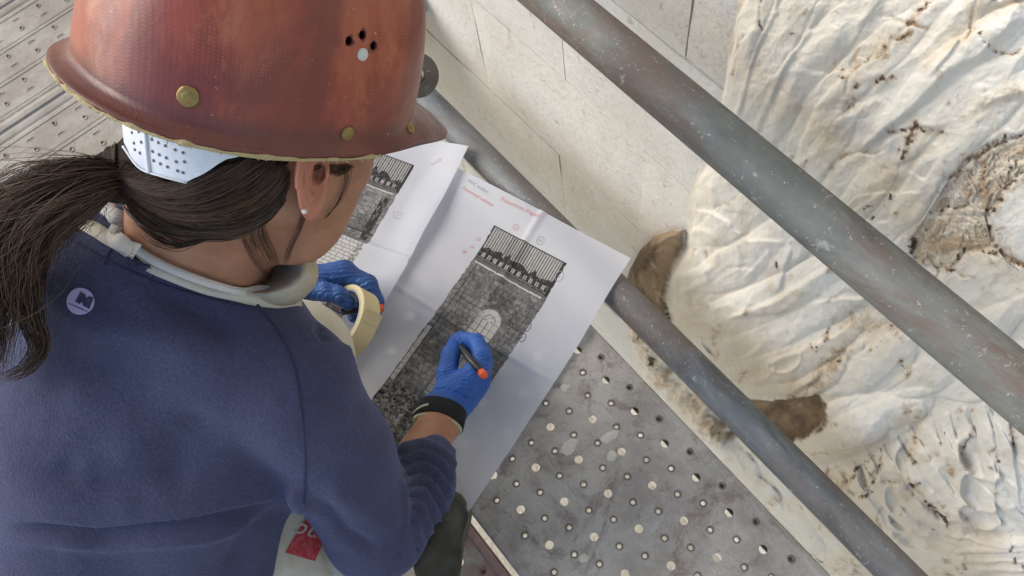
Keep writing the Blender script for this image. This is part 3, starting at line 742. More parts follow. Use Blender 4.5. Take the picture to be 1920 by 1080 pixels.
# ---------------------------------------------------------------- the two drawings on the deck
def facade(u, v, seed, pale):
    """grey value (linear) of the printed facade at sheet millimetres u,v ; also a mask of the printed strip"""
    m = (u > 86 + 1.0 * (vnoise(v / 6, v * 0, seed) - .5)) & (u < 219 + 1.5 * (vnoise(v / 6, v * 0 + 3, seed) - .5)) & (v > 53)
    tex = fbm(u / 3.2, v / 3.2, 4, seed + 1, .65)
    big = fbm(u / 30, v / 30, 2, seed + 3)
    g_ = .24 + .16 * (big - .5) + .34 * (tex - .5)
    # masonry joints
    row = np.floor((v - 116) / 8.2); wdt = 15 + 5 * np.sin(row * 2.7)
    off = row * 7.3 + 5 * np.sin(row * 5.1)
    fu = ((u + off) % wdt); fv = (v - 116) % 8.2
    jt = ((fv < .9) | (fu < .9)) & (v > 116)
    g_ = np.where(jt, g_ * .55, g_)
    bid = _hash2(np.floor((u + off) / wdt), row, seed + 7)
    g_ = np.where((v > 116) & ~jt, g_ * (.8 + .5 * bid), g_)
    # upper strip: roof slats, balustrade, cornice
    sl = (np.abs(((u - 88) % 4.4) - 2.2) < 1.15)
    g_ = np.where(v < 90, np.where(sl, .50, .13) + .16 * (tex - .5), g_)
    tree = (v > 92 - 16 * vnoise(u / 7, u * 0, seed + 5) * (1 - np.abs((u - 150) / 120))) & (v < 108)
    g_ = np.where(tree, .05 + .10 * (tex > .6), g_)
    ar = (v > 96) & (v < 103) & (np.abs(((u - 90) % 11) - 5.5) < 2.6) & (np.abs(((u - 90) % 11) - 5.5) > .6)
    g_ = np.where(ar, .55, g_)
    g_ = np.where((v > 104.5) & (v < 105.8) & ((u % 2.6) < 1.6), .62, g_)
    g_ = np.where((v > 107) & (v < 112.5), .12 + .1 * tex, g_)
    cor = (np.abs(v - 114.5 - 1.2 * (vnoise(u / 5, u * 0, 8) - .5)) < 1.4) & (u > 90) & (u < 212)
    g_ = np.where(cor, .70, g_)
    g_ = np.where((v < 54.4) | (u < 87.4) & (v < 120), .02, g_)
    g_ = np.where((v > 54) & (u > 214) & (v < 110), .05, g_)
    # arch and tall glazed window
    du = u - 163; dv_ = v - 184; r = np.hypot(du, dv_)
    up = v < 184
    for rr in (24, 33, 43): g_ = np.where((np.abs(r - rr) < .6) & (v < 212), g_ * .55, g_)
    vs = (np.abs(((np.degrees(np.arctan2(dv_, du)) % 12) - 6)) > 5.4) & (r > 31) & (r < 43) & up
    g_ = np.where(vs, g_ * .45, g_)
    win = (up & (r < 19)) | (~up & (np.abs(du) < 19) & (v < 322))
    bars = (np.abs(((du + 19) % 9.5) - 4.75) > 4.25) | (np.abs(((v - 184) % 11) - 5.5) > 5.0)
    fan = up & ((np.abs(r - 10) < .6) | (np.abs(((np.degrees(np.arctan2(dv_, du)) % 30) - 15)) > 14.2))
    wv = .70 + .08 * (tex - .5)
    wv = np.where(np.where(up, fan, bars), .25, wv)
    wv = np.where((r < 9) & up & (tex > .62), .2, wv)
    if not pale: g_ = np.where(win, wv, g_)
    # lower, darker band with pilaster lines
    g_ = np.where((v > 214) & ~win, g_ * .86, g_)
    for uu in (96, 104, 208): g_ = np.where((np.abs(u - uu) < .6) & (v > 116), g_ * .4, g_)
    g_ = np.where((u > 88) & (u < 95) & (v > 235) & (v < 330), .50 + .5 * (tex - .5), g_)
    g_ = np.where((v > 330), .16 + .5 * (tex - .5) + .2 * (_hash2(np.floor(u / 4), np.floor(v / 3), 4) - .5), g_)
    if pale:
        dk = (np.abs(u - 205) < 7) & (v > 125) & (v < 205) & (tex > .42)
        g_ = np.where(dk, .05, g_)
        g_ = np.where((np.abs(v - 193) < 1.2), .06, g_)
        lo = v > 211
        row2 = np.floor(v / 6.5); off2 = row2 * 5.7; w2 = 11 + 4 * np.sin(row2 * 3.3)
        j2 = ((v % 6.5) < .8) | (((u + off2) % w2) < .8)
        g_ = np.where(lo, np.where(j2, .16, .66 + .25 * (tex - .5)), g_)
        g_ = np.where(lo & (u > 203) & (u < 213) & (tex > .45), .25, g_)
        m = m & ~(lo & (u > 214 + 8 * (vnoise(v / 5, v * 0, 3) - .5)))
    return np.clip(g_ * 1.22, .03, .8), m
def sheet(name, TL, TR, BL, zf, seed, pale, label, nu=372, nv=524, ext=0.0):
    mid_ = (np.array(TR) + np.array(BL)) / 2; t = empty(name, (mid_[0], mid_[1], .01), label, 'drawing')
    U, V_ = np.meshgrid(np.linspace(-ext, 1, nu), np.linspace(0, 1, nv))
    Pxy = np.array(TL)[None, None, :2] + U[..., None] * (np.array(TR) - np.array(TL))[:2] + V_[..., None] * (np.array(BL) - np.array(TL))[:2]
    Z = zf(U, V_, Pxy[..., 0], Pxy[..., 1])
    Vt = np.concatenate([Pxy, Z[..., None]], -1).reshape(-1, 3)
    g_, m = facade(U * 297, V_ * 420, seed, pale)
    base = np.array([.80, .81, .86])
    c = np.where(m[..., None], np.stack([g_ * 1.0, g_ * .97, g_ * .93], -1), base).reshape(-1, 3)
    idx = np.arange(nu * nv).reshape(nv, nu)
    q = np.stack([idx[:-1, :-1], idx[1:, :-1], idx[1:, 1:], idx[:-1, 1:]], -1).reshape(-1, 4)
    o = mesh_obj('paper', Vt, q, M_PAPER, t, smooth=True, attrs={'ink': c})
    def surf(u, v, lift=.0005):
        p = np.array(TL)[:2] + u / 297 * (np.array(TR) - np.array(TL))[:2] + v / 420 * (np.array(BL) - np.array(TL))[:2]
        z = float(zf(np.array([u / 297.]), np.array([v / 420.]), np.array([p[0]]), np.array([p[1]]))[0])
        return np.array([p[0], p[1], z + lift])
    return t, surf
g = NM('printed_paper')
pc = g.attr('ink', 'Color')
g.out(pc, .75)
g.b.inputs['Specular IOR Level'].default_value = .25
tr = g.n.new('ShaderNodeBsdfTranslucent'); g.link(pc, tr.inputs[0])
mx = g.n.new('ShaderNodeMixShader'); mx.inputs[0].default_value = .46
g.link(g.b.outputs[0], mx.inputs[1]); g.link(tr.outputs[0], mx.inputs[2])
g.link(mx.outputs[0], g.n['Material Output'].inputs[0])
g.t.links.new(g.bump(g.noise(14, 3, .5), .004, .5), g.b.inputs['Normal'])
M_PAPER = g.m
RTL, RTR, RBR = np.array([-.658, .286]), np.array([-.371, .371]), np.array([-.2415, -.0385])
RBL = RTL + RBR - RTR
def z_right(u, v, x, y):
    z = .0042 + .0008 * np.sin(u * 7 + v * 3)
    z = z + .022 * sstep(.20, .335, y)                            # rides up over the tube
    z = z + .0035 * np.exp(-((v - .5) / .012) ** 2) - .003 * np.exp(-((v - .5) / .06) ** 2)   # centre fold
    z = z + .003 * np.exp(-((u - .48) / .02) ** 2)
    z = z + .010 * sstep(.72, 1.0, v) * (.3 + .7 * u)
    z = z + .004 * sstep(.86, 1, u) * sstep(.3, .6, v)
    return z
LTR = np.array([-.690, .3135]); LD = np.array([.423, -.906]); LD /= np.linalg.norm(LD); LU = np.array([.906, .423]); LU /= np.linalg.norm(LU)
LTL = LTR - LU * .297; LBL = LTL + LD * .42
def z_left(u, v, x, y):
    z = .0105 + .002 * np.sin(u * 6 + v * 4)
    z = z + .016 * sstep(.22, .34, y)
    z = z + .010 * sstep(.80, 1.0, u) * (1 - sstep(.3, .75, v)) 
    z = z + .0045 * np.exp(-((v - .5) / .012) ** 2) - .004 * np.exp(-((v - .5) / .06) ** 2)
    z = z + .006 * sstep(.82, 1.0, u) * sstep(.5, .9, v)
    return z
sh_r, surf_r = sheet('facade_drawing', RTL, RTR, RBL, z_right, 3, False, 'white sheet printed with a grey arched facade under the hand holding the pen', ext=.09)
sh_l, surf_l = sheet('facade_drawing', LTL, LTR, LBL, z_left, 40, True, 'white sheet with a paler brick facade lying partly under the helmet and the left hand')
M_RED = plain('red_pen_ink', (.62, .25, .25), .7); M_GREY = plain('pencil_lead', (.36, .36, .40), .7); M_BLACKINK = plain('dark_pen_ink', (.06, .05, .08), .7)
def text_outline(body, size):
    cu = bpy.data.curves.new('lettering', 'FONT'); cu.body = body; cu.size = size; cu.shear = .35; cu.resolution_u = 2
    ob = bpy.data.objects.new('lettering', cu); COL.objects.link(ob)
    dg = bpy.context.evaluated_depsgraph_get()
    me = bpy.data.meshes.new_from_object(ob.evaluated_get(dg))
    V = [(v.co.x, v.co.y) for v in me.vertices]; F = [tuple(p.vertices) for p in me.polygons]
    bpy.data.objects.remove(ob); bpy.data.curves.remove(cu); bpy.data.meshes.remove(me)
    return V, F
def note(surf, body, u, v, size, mat, parent, ang=0.0, name='handwriting'):
    V, F = text_outline(body, size); out = []
    for (x, y) in V:
        y2 = y + .25 * math.sin(x * 1.1 + u) * size * .12
        xr = x * math.cos(ang) + y2 * math.sin(ang); yr = -x * math.sin(ang) + y2 * math.cos(ang)
        out.append(surf(u + xr, v - yr))
    return mesh_obj(name, out, F, mat, parent)
def circle_mark(surf, u, v, ru, rv, mat, parent, w=.45):
    V = []; F = []; n = 26
    for k in range(n):
        a = 2 * math.pi * k / n; e = 1 + .06 * math.sin(2 * a + u)
        for s_ in (-w, w): V.append(surf(u + (ru * e + s_) * math.cos(a), v + (rv * e + s_) * math.sin(a)))
    F = [(2*k, 2*k + 1, (2*k + 3) % (2*n), (2*k + 2) % (2*n)) for k in range(n)]
    mesh_obj('pen_circle', V, F, mat, parent)
def uv_r(px, py, z=.012):
    p = atz(px, py, z)[:2] - RTL; a = (RTR - RTL); b = (RBL - RTL)
    s_ = np.linalg.solve(np.array([a, b]).T, p); return s_[0] * 297, s_[1] * 420
def uv_l(px, py, z=.02):
    p = atz(px, py, z)[:2] - LTL; return p.dot(LU) * 1000, p.dot(LD) * 1000
note(surf_r, 'stud. sudest :', *uv_r(876, 338, .02), 8.5, M_GREY, sh_r, .10)
note(surf_r, 'Frammenti colonna', *uv_r(864, 350, .02), 8.0, M_RED, sh_r, .06)
note(surf_r, 'Trattamento Fregiati', *uv_r(935, 373, .024), 8.6, M_RED, sh_r, -.04)
note(surf_r, '25', *uv_r(890, 447), 8, M_RED, sh_r, -.2); note(surf_r, '24', *uv_r(878, 460), 7, M_RED, sh_r, -.1); note(surf_r, '18', *uv_r(862, 468), 8, M_RED, sh_r)
for (px, py, r1, r2, mt, tx) in [(968, 430, 4.5, 4, M_RED, '8'), (1014, 456, 5.5, 6.5, M_GREY, '100'), (1049, 521, 6, 7.5, M_GREY, '19'), (988, 610, 4.6, 6.5, M_BLACKINK, '15'), (978, 629, 5.2, 6.5, M_BLACKINK, '16')]:
    u, v = uv_r(px, py); circle_mark(surf_r, u, v, r1, r2, mt, sh_r)
    note(surf_r, tx, u - 1.9 * len(tx), v + 2, 5, M_RED if mt is not M_GREY else M_GREY, sh_r)
u, v = uv_l(808, 303); note(surf_l, '22', u + 8, v - 4, 8, M_RED, sh_l, -.6); note(surf_l, 'nota', u, v + 3, 6, M_GREY, sh_l, -.7)
u, v = uv_l(743, 398); circle_mark(surf_l, u, v, 8, 6, M_GREY, sh_l, .3); note(surf_l, '3', u - 2, v + 2, 6, M_RED, sh_l)
# ================================================================ the crouching worker
# implicit surfaces: rounded cones and ellipsoids blended smoothly, meshed with surface nets
def smin(a, b, k):
    h = np.clip(.5 + .5 * (b - a) / k, 0, 1); return b * (1 - h) + a * h - k * h * (1 - h)
def cone(P, a, b, ra, rb):
    a = np.asarray(a, np.float32); b = np.asarray(b, np.float32); ab = b - a
    t = np.clip((P - a) @ ab / ab.dot(ab), 0, 1)
    return np.linalg.norm(P - a - t[:, None] * ab, axis=1) - (ra + (rb - ra) * t)
def ell(P, c, R_, rad):
    q_ = (P - np.asarray(c, np.float32)) @ np.asarray(R_, np.float32).T; r = np.asarray(rad, np.float32)
    k0 = np.linalg.norm(q_ / r, axis=1); k1 = np.linalg.norm(q_ / (r * r), axis=1) + 1e-9
    return k0 * (k0 - 1) / k1
def surface_nets(fn, lo, hi, h, coarse=6):
    lo = np.array(lo, float); n = np.ceil((np.array(hi) - lo) / h).astype(int); n = (n // coarse + 1) * coarse
    nc = n // coarse
    cg = np.stack(np.meshgrid(*[lo[i] + (np.arange(nc[i]) + .5) * h * coarse for i in range(3)], indexing='ij'), -1).reshape(-1, 3).astype(np.float32)
    Fc = fn(cg).reshape(nc)
    act = np.abs(Fc) < h * coarse * 1.35
    Fv = np.repeat(np.repeat(np.repeat(Fc, coarse, 0), coarse, 1), coarse, 2)
    am = np.repeat(np.repeat(np.repeat(act, coarse, 0), coarse, 1), coarse, 2)
    ii = np.argwhere(am); P = (lo + ii * h).astype(np.float32)
    vals = np.empty(len(P), np.float32)
    for s in range(0, len(P), 400000): vals[s:s + 400000] = fn(P[s:s + 400000])
    Fv[am] = vals
    S = Fv < 0
    cnt = np.zeros(np.array(S.shape) - 1, np.int8)
    for dx in (0, 1):
        for dy in (0, 1):
            for dz in (0, 1):
                cnt += S[dx:S.shape[0]-1+dx, dy:S.shape[1]-1+dy, dz:S.shape[2]-1+dz]
    mc = (cnt > 0) & (cnt < 8)
    cells = np.argwhere(mc); vid = -np.ones(mc.shape, np.int32); vid[mc] = np.arange(len(cells))
    acc = np.zeros((len(cells), 3)); wn_ = np.zeros(len(cells))
    cor = [(x, y, z) for x in (0, 1) for y in (0, 1) for z in (0, 1)]
    for a in cor:
        for ax in range(3):
            if a[ax] == 1: continue
            b = list(a); b[ax] = 1
            fa = Fv[cells[:, 0] + a[0], cells[:, 1] + a[1], cells[:, 2] + a[2]]; fb = Fv[cells[:, 0] + b[0], cells[:, 1] + b[1], cells[:, 2] + b[2]]
            m = (fa < 0) != (fb < 0); t = np.where(m, fa / np.where(m, fa - fb, 1), 0)
            p = np.array(a, float)[None].repeat(len(cells), 0); p[:, ax] = t
            acc += np.where(m[:, None], p, 0); wn_ += m
    V = lo + (cells + acc / wn_[:, None]) * h
    quads = []
    for ax in range(3):
        o1, o2 = [(1, 2), (2, 0), (0, 1)][ax]
        sl0 = [slice(None)] * 3; sl1 = [slice(None)] * 3; sl0[ax] = slice(0, -1); sl1[ax] = slice(1, None)
        e = S[tuple(sl0)] != S[tuple(sl1)]
        ed = np.argwhere(e)
        ok = (ed[:, o1] > 0) & (ed[:, o2] > 0) & (ed[:, o1] < mc.shape[o1]) & (ed[:, o2] < mc.shape[o2]) & (ed[:, ax] < mc.shape[ax]); ed = ed[ok]
        def vi(d1, d2):
            k = ed.copy(); k[:, o1] -= d1; k[:, o2] -= d2; return vid[k[:, 0], k[:, 1], k[:, 2]]
        qd = np.stack([vi(1, 1), vi(0, 1), vi(0, 0), vi(1, 0)], 1)
        fl = S[ed[:, 0], ed[:, 1], ed[:, 2]]
        qd = np.where(fl[:, None], qd, qd[:, ::-1]); quads.append(qd[(qd >= 0).all(1)])
    Q = np.concatenate(quads)
    # light smoothing
    for it in range(2):
        s = np.zeros_like(V); c_ = np.zeros(len(V))
        for i in range(4):
            a, b = Q[:, i], Q[:, (i + 1) % 4]
            np.add.at(s, a, V[b]); np.add.at(c_, a, 1); np.add.at(s, b, V[a]); np.add.at(c_, b, 1)
        V = .55 * V + .45 * s / np.maximum(c_, 1)[:, None]
    return V, Q
def vnormals(V, Q):
    n = np.cross(V[Q[:, 2]] - V[Q[:, 0]], V[Q[:, 3]] - V[Q[:, 1]]); N = np.zeros_like(V)
    for i in range(4): np.add.at(N, Q[:, i], n)
    return N / (np.linalg.norm(N, axis=1, keepdims=True) + 1e-12)
def pix(V):
    v = (V - EYE) @ ROT; return 960 + FPX * v[:, 0] / -v[:, 2], 540 - FPX * v[:, 1] / -v[:, 2]
def D_(t): return atd(*t[:3])
def Zp(px, py, z): return atz(px, py, z)

# head frame: origin on the brim plane in the middle of the skull, x forward, y left, z up
HPX, HPY, HD = 478, 158, .600
HO = atd(HPX, HPY, HD)
v0 = -ray(HPX, HPY); v0 /= np.linalg.norm(v0)
th = math.radians(14.0)
f0c = ROT @ np.array([math.cos(th), -math.sin(th), 0]); f0 = f0c - v0 * f0c.dot(v0); f0 /= np.linalg.norm(f0); u0 = np.cross(v0, f0)
if u0.dot(ROT[:, 1]) < 0: u0 = -u0
AL, PH = math.radians(19), math.radians(32)
u1 = math.cos(AL) * u0 + math.sin(AL) * v0; s1 = math.cos(AL) * v0 - math.sin(AL) * u0
HX = math.cos(PH) * f0 - math.sin(PH) * s1; HS = math.cos(PH) * s1 + math.sin(PH) * f0
HZ = u1; HY = -HS                                    # y = left side of the head
HR = np.array([HX, HY, HZ])
def H(x, y, z): return HO + HX * x + HY * y + HZ * z
E_ = np.eye(3, dtype=np.float32)

J = dict(
  uC=(262, 575, .745), uR=(420, 655, .745), uL=(60, 520, .80),
  mC=(225, 770, .800), mR=(380, 830, .812), mL=(60, 740, .85),
  lC=(190, 1010, .89), lR=(345, 1050, .905), lL=(30, 980, .94),
  hC=(170, 1260, .98), hR=(310, 1290, .99), hL=(0, 1220, 1.02),
  trap=(418, 650, .715), sh=(552, 724, .725), ua=(625, 850, .80), el=(705, 990, .885), fa=(778, 905, .96), cuff=(806, 862, 1.00),
  kn=(556, 668, .935), lsh=(10, 470, .86), lel=(300, 640, 1.02))
J = {k: D_(v) for k, v in J.items()}
WR = Zp(826, 790, .072); HB = Zp(838, 755, .064)

def f_shirt(P):
    d = cone(P, J['uC'], J['mC'], .095, .122); d = smin(d, cone(P, J['mC'], J['lC'], .122, .128), .03); d = smin(d, cone(P, J['lC'], J['hC'], .128, .14), .03)
    d = smin(d, cone(P, J['uR'], J['mR'], .084, .104), .035); d = smin(d, cone(P, J['mR'], J['lR'], .104, .094), .03); d = smin(d, cone(P, J['lR'], J['hR'], .094, .10), .03)
    d = smin(d, cone(P, J['uL'], J['mL'], .085, .105), .035); d = smin(d, cone(P, J['mL'], J['lL'], .105, .105), .03); d = smin(d, cone(P, J['lL'], J['hL'], .105, .11), .03)
    d = smin(d, cone(P, D_((300, 520, .70)), J['trap'], .056, .040), .03)
    d = smin(d, cone(P, J['trap'], J['sh'], .040, .052), .035)
    d = smin(d, cone(P, D_((150, 480, .70)), J['lsh'], .05, .06), .04)
    d = smin(d, cone(P, J['lsh'], J['lel'], .06, .05), .02)
    d = smin(d, cone(P, J['lel'], Zp(500, 560, .12), .048, .036), .02)
    a = cone(P, J['sh'], J['ua'], .055, .056); a = smin(a, cone(P, J['ua'], J['el'], .056, .054), .02)
    a = smin(a, cone(P, J['el'], J['fa'], .054, .047), .018); a = smin(a, cone(P, J['fa'], J['cuff'], .047, .033), .015)
    d = smin(d, a, .016)
    # neck opening
    neck = cone(P, D_((342, 420, .680)), H(-.01, 0, .02), .045, .06)
    return np.maximum(d, -neck + .004)
bx = lambda pts, m: (np.min(pts, 0) - m, np.max(pts, 0) + m)
SHV, SHQ = surface_nets(f_shirt, *bx([J[k] for k in ('uC','uR','uL','mL','lL','lR','sh','el','cuff','lsh','hC')], .15), .0042)
N = vnormals(SHV, SHQ); qx, qy = pix(SHV)
face = np.einsum('ij,ij->i', N, (EYE - SHV)); face = sstep(0, .12, face / np.linalg.norm(EYE - SHV, axis=1))
dsp = np.zeros(len(SHV))
def fold(pts, w, a, fade=.25, wmask=None):
    global dsp
    D, T, S = poly_dist(qx, qy, pts); e = sstep(0, fade, T) * sstep(0, fade, 1 - T) if fade else 1
    dsp += a * .001 * np.exp(-(D / w) ** 2) * e * face * (1 if wmask is None else wmask)
def step_fold(pts, w, a, fade=.2):
    global dsp
    D, T, S = poly_dist(qx, qy, pts); e = sstep(0, fade, T) * sstep(0, fade, 1 - T)
    dsp += a * .001 * e * face * np.where(S > 0, np.exp(-D / w), np.exp(-(D / (w * .2)) ** 2))
# large soft folds of the back and shoulder
step_fold([(0, 985), (180, 1005), (360, 985), (500, 955), (572, 935)], 40, -9)
fold([(0, 1015), (200, 1030), (380, 1015), (560, 965)], 12, 5)
fold([(560, 950), (480, 1000), (430, 1060), (420, 1090)], 16, -7)
fold([(60, 470), (120, 560), (180, 610), (330, 640), (430, 690)], 34, 6)
fold([(240, 500), (330, 560), (420, 610), (470, 650)], 26, -7)
fold([(110, 700), (230, 800), (260, 900)], 50, 4); fold([(400, 760), (330, 850), (300, 930)], 40, -4)
fold([(20, 860), (150, 900), (330, 890), (500, 850)], 36, -4)
fold([(590, 930), (650, 1000), (720, 1040)], 14, -5); fold([(600, 900), (690, 960), (760, 1000)], 22, 4)
fold([(640, 640), (660, 655), (690, 690)], 10, 4, .3); fold([(590, 606), (604, 616), (620, 640)], 9, -7, .3); fold([(700, 700), (735, 760), (762, 840)], 12, 3)
fold([(575, 720), (640, 760), (700, 780)], 16, -3); fold([(600, 830), (680, 850), (745, 850)], 18, 3)
fold([(545, 905), (560, 940), (590, 950)], 14, 8, .3)
for k in range(16):
    x0, y0 = RS.uniform(60, 520), RS.uniform(620, 980); a = RS.uniform(-.5, .9); L = RS.uniform(40, 110)
    fold([(x0, y0), (x0 + L * math.cos(a), y0 + L * math.sin(a))], RS.uniform(10, 22), RS.uniform(.5, 1.1) * RS.choice([-1, 1]), .4)
# bunched rings on the forearm
ring_pts = [[(742, 848 + 0), (790, 832), (835, 852), (856, 885)], [(748, 868), (790, 850), (832, 872), (852, 905)], [(752, 886), (792, 872), (826, 896), (848, 935)], [(758, 905), (790, 896), (818, 922), (840, 965)],
            [(764, 920), (790, 920), (808, 948), (828, 990)], [(772, 938), (788, 948), (798, 976), (812, 1012)], [(770, 960), (782, 976), (784, 1004), (790, 1035)], [(755, 900), (760, 950), (758, 1000), (750, 1040)]]
for i, rp in enumerate(ring_pts):
    c_ = [tuple(p) for p in catmull([(*p, 0) for p in rp], 6)]; c_ = [(p[0], p[1]) for p in c_]
    fold(c_, 4.8, 5.2, .12)
    c2 = [(x - 1, y + 9) for x, y in c_]; fold(c2, 5.0, -4.0, .12)
dsp *= 1.35
dsp += .0012 * (fbm(qx / 40, qy / 40, 3, 61) - .5) * face
SHV = SHV + N * dsp[:, None]

person = empty('person', (-.35, -.45, 0), 'crouching worker in a dark blue sweatshirt and blue gloves writing on a drawing', 'person')
# cloth materials
def knit(name, a, b, sc=1.0, rough=.92, fuzz=(.05, .06, .12)):
    g = NM(name)
    c = g.mix(g.ramp(g.noise(11, 4), .3, .7), a, b)
    c = g.mix(g.ramp(g.noise(330, 3, .8), .30, .70, 0, .55), (a[0] * .6, a[1] * .6, a[2] * .62), c)
    c = g.mix(g.ramp(g.noise(480, 2, .8), .62, .76, 0, .4), c, (b[0] * 2.6, b[1] * 2.6, b[2] * 2.1))
    c = g.mix(g.ramp(g.noise(150, 2, .8), .73, .79, 0, .4), c, (b[0] * 3.6, b[1] * 3.6, b[2] * 2.6))
    n = g.bump(g.noise(420 * sc, 3, .7, g.mapping((1, 1, .3), 'Object', (.6, .4, .9))), .0014, .8); n = g.bump(g.noise(30, 4), .003, .35, n)
    m = g.out(c, rough, normal=n)
    g.b.inputs['Sheen Weight'].default_value = .35; g.b.inputs['Sheen Roughness'].default_value = .45
    g.b.inputs['Sheen Tint'].default_value = (*[min(1, x * 5) for x in fuzz], 1)
    return m
M_SHIRT = knit('navy_knit', (.056, .060, .122), (.078, .086, .175))
M_RIB = knit('navy_ribbing', (.030, .032, .075), (.040, .044, .10), 1.6)
mesh_obj('sweatshirt', SHV, SHQ, M_SHIRT, person, smooth=True)
BV_SH = BVHTree.FromPolygons([tuple(v) for v in SHV], [tuple(int(i) for i in q_) for q_ in SHQ])
def on(bvh, px, py, off=.001):
    d = ray(px, py); h = bvh.ray_cast(Vector(EYE), Vector(d))
    return None if h[0] is None else np.array(h[0]) + np.array(h[1]) * off * (1 if Vector(h[1]).dot(Vector(d)) < 0 else -1)
def seam(pts, name='seam', r=.0016, mat=None, off=.0003, wig=0, parent=None, flat=.6):
    c_ = catmull([(*p, 0) for p in pts], 14); out = []
    for i, p in enumerate(c_):
        w = on(BV_SH, p[0] + wig * math.sin(i * 2.2), p[1], off)
        if w is not None: out.append(w)
    if len(out) > 3: return tube(name, out, r, mat or M_RIB, parent or person, 6, flat=flat)
seam([(478, 568), (520, 620), (548, 680), (562, 750), (570, 830), (571, 900), (568, 945)], r=.0020, off=-.0002)
0 and seam([(484, 566), (527, 618), (555, 679), (569, 750), (577, 830), (578, 900), (575, 940)], 'stitching', .0006, M_SHIRT, .0006, 1.2)
0 and seam([(472, 572), (513, 622), (541, 681), (555, 751), (563, 830), (564, 900)], 'stitching', .0006, M_SHIRT, .0006, 1.2)
seam([(115, 440), (170, 470), (240, 506), (330, 540), (420, 566), (490, 580)], r=.0012)
seam([(210, 462), (195, 495)], r=.0009); seam([(292, 500), (282, 532)], r=.0009)

# skin
g = NM('skin')
c = g.mix(g.ramp(g.noise(24, 5, .65), .3, .7), (.30, .135, .072), (.41, .205, .120))
c = g.mix(g.ramp(g.noise(45, 5, .7), .52, .72, 0, .5), c, (.44, .165, .105))
c = g.mix(g.ramp(g.noise(320, 3, .8), .60, .72, 0, .35), c, (.22, .09, .05))
M_SKIN = g.out(c, .5, normal=g.bump(g.noise(260, 4, .7), .0006, .5))
g.b.inputs['Subsurface Weight'].default_value = .18; g.b.inputs['Subsurface Radius'].default_value = (.012, .004, .002); g.b.inputs['Subsurface Scale'].default_value = .4
# right hand joints (x, y in the photograph, z above the deck)
RH = {'wr': (832, 772, .062), 'pm': (858, 728, .056),
  'th': [(838, 738, .056, .0135), (838, 700, .060, .0125), (845, 665, .050, .0115), (855, 640, .026, .0095)],
  'ix': [(892, 700, .064, .0125), (905, 668, .068, .0110), (893, 641, .052, .0102), (864, 634, .030, .0090)],
  'md': [(895, 712, .050, .0125), (908, 680, .048, .0112), (902, 655, .030, .0104), (876, 646, .014, .0090)],
  'rg': [(886, 728, .038, .0120), (904, 702, .030, .0108), (905, 678, .016, .0100), (886, 662, .009, .0088)],
  'pk': [(872, 745, .030, .0110), (892, 726, .018, .0098), (898, 704, .010, .0090), (884, 690, .008, .0080)]}
LH = {'wr': (520, 545, .090), 'pm': (590, 530, .086),
  'th': [(575, 545, .098, .0125), (612, 547, .106, .0120), (636, 553, .104, .0110), (652, 568, .094, .0090)],
  'ix': [(645, 511, .086, .0130), (690, 532, .076, .0118), (704, 566, .058, .0108), (699, 598, .040, .0095)],
  'md': [(640, 518, .068, .0130), (684, 542, .056, .0118), (698, 572, .040, .0106), (694, 598, .026, .0092)],
  'rg': [(630, 526, .056, .0120), (672, 550, .042, .0108), (686, 576, .028, .0098), (684, 596, .018, .0088)],
  'pk': [(615, 534, .046, .0112), (652, 556, .032, .0098), (664, 578, .022, .0090), (664, 594, .014, .0082)]}
def hand_sdf(Hd, P, grow=0.0, palm_r=.0185):
    wr = Zp(*Hd['wr']); d = None
    for f in ('ix', 'md', 'rg', 'pk'):
        b = Zp(*Hd[f][0][:3]); c_ = cone(P, wr, b, .0235 + grow, palm_r + grow)
        d = c_ if d is None else smin(d, c_, .010)
    pm = Zp(*Hd['pm']); d = smin(d, cone(P, wr, pm, .024 + grow, .021 + grow), .012)
    d = smin(d, cone(P, wr, Zp(*Hd['th'][0][:3]), .023 + grow, .0165 + grow), .012)
    for f in ('ix', 'md', 'rg', 'pk', 'th'):
        fd = None
        for i in range(3):
            a, b = Hd[f][i], Hd[f][i + 1]
            c_ = cone(P, Zp(*a[:3]), Zp(*b[:3]), a[3] * 1.12 + grow, b[3] * 1.12 + grow)
            fd = c_ if fd is None else smin(fd, c_, .0035)
        d = smin(d, fd, .0045)
    return d
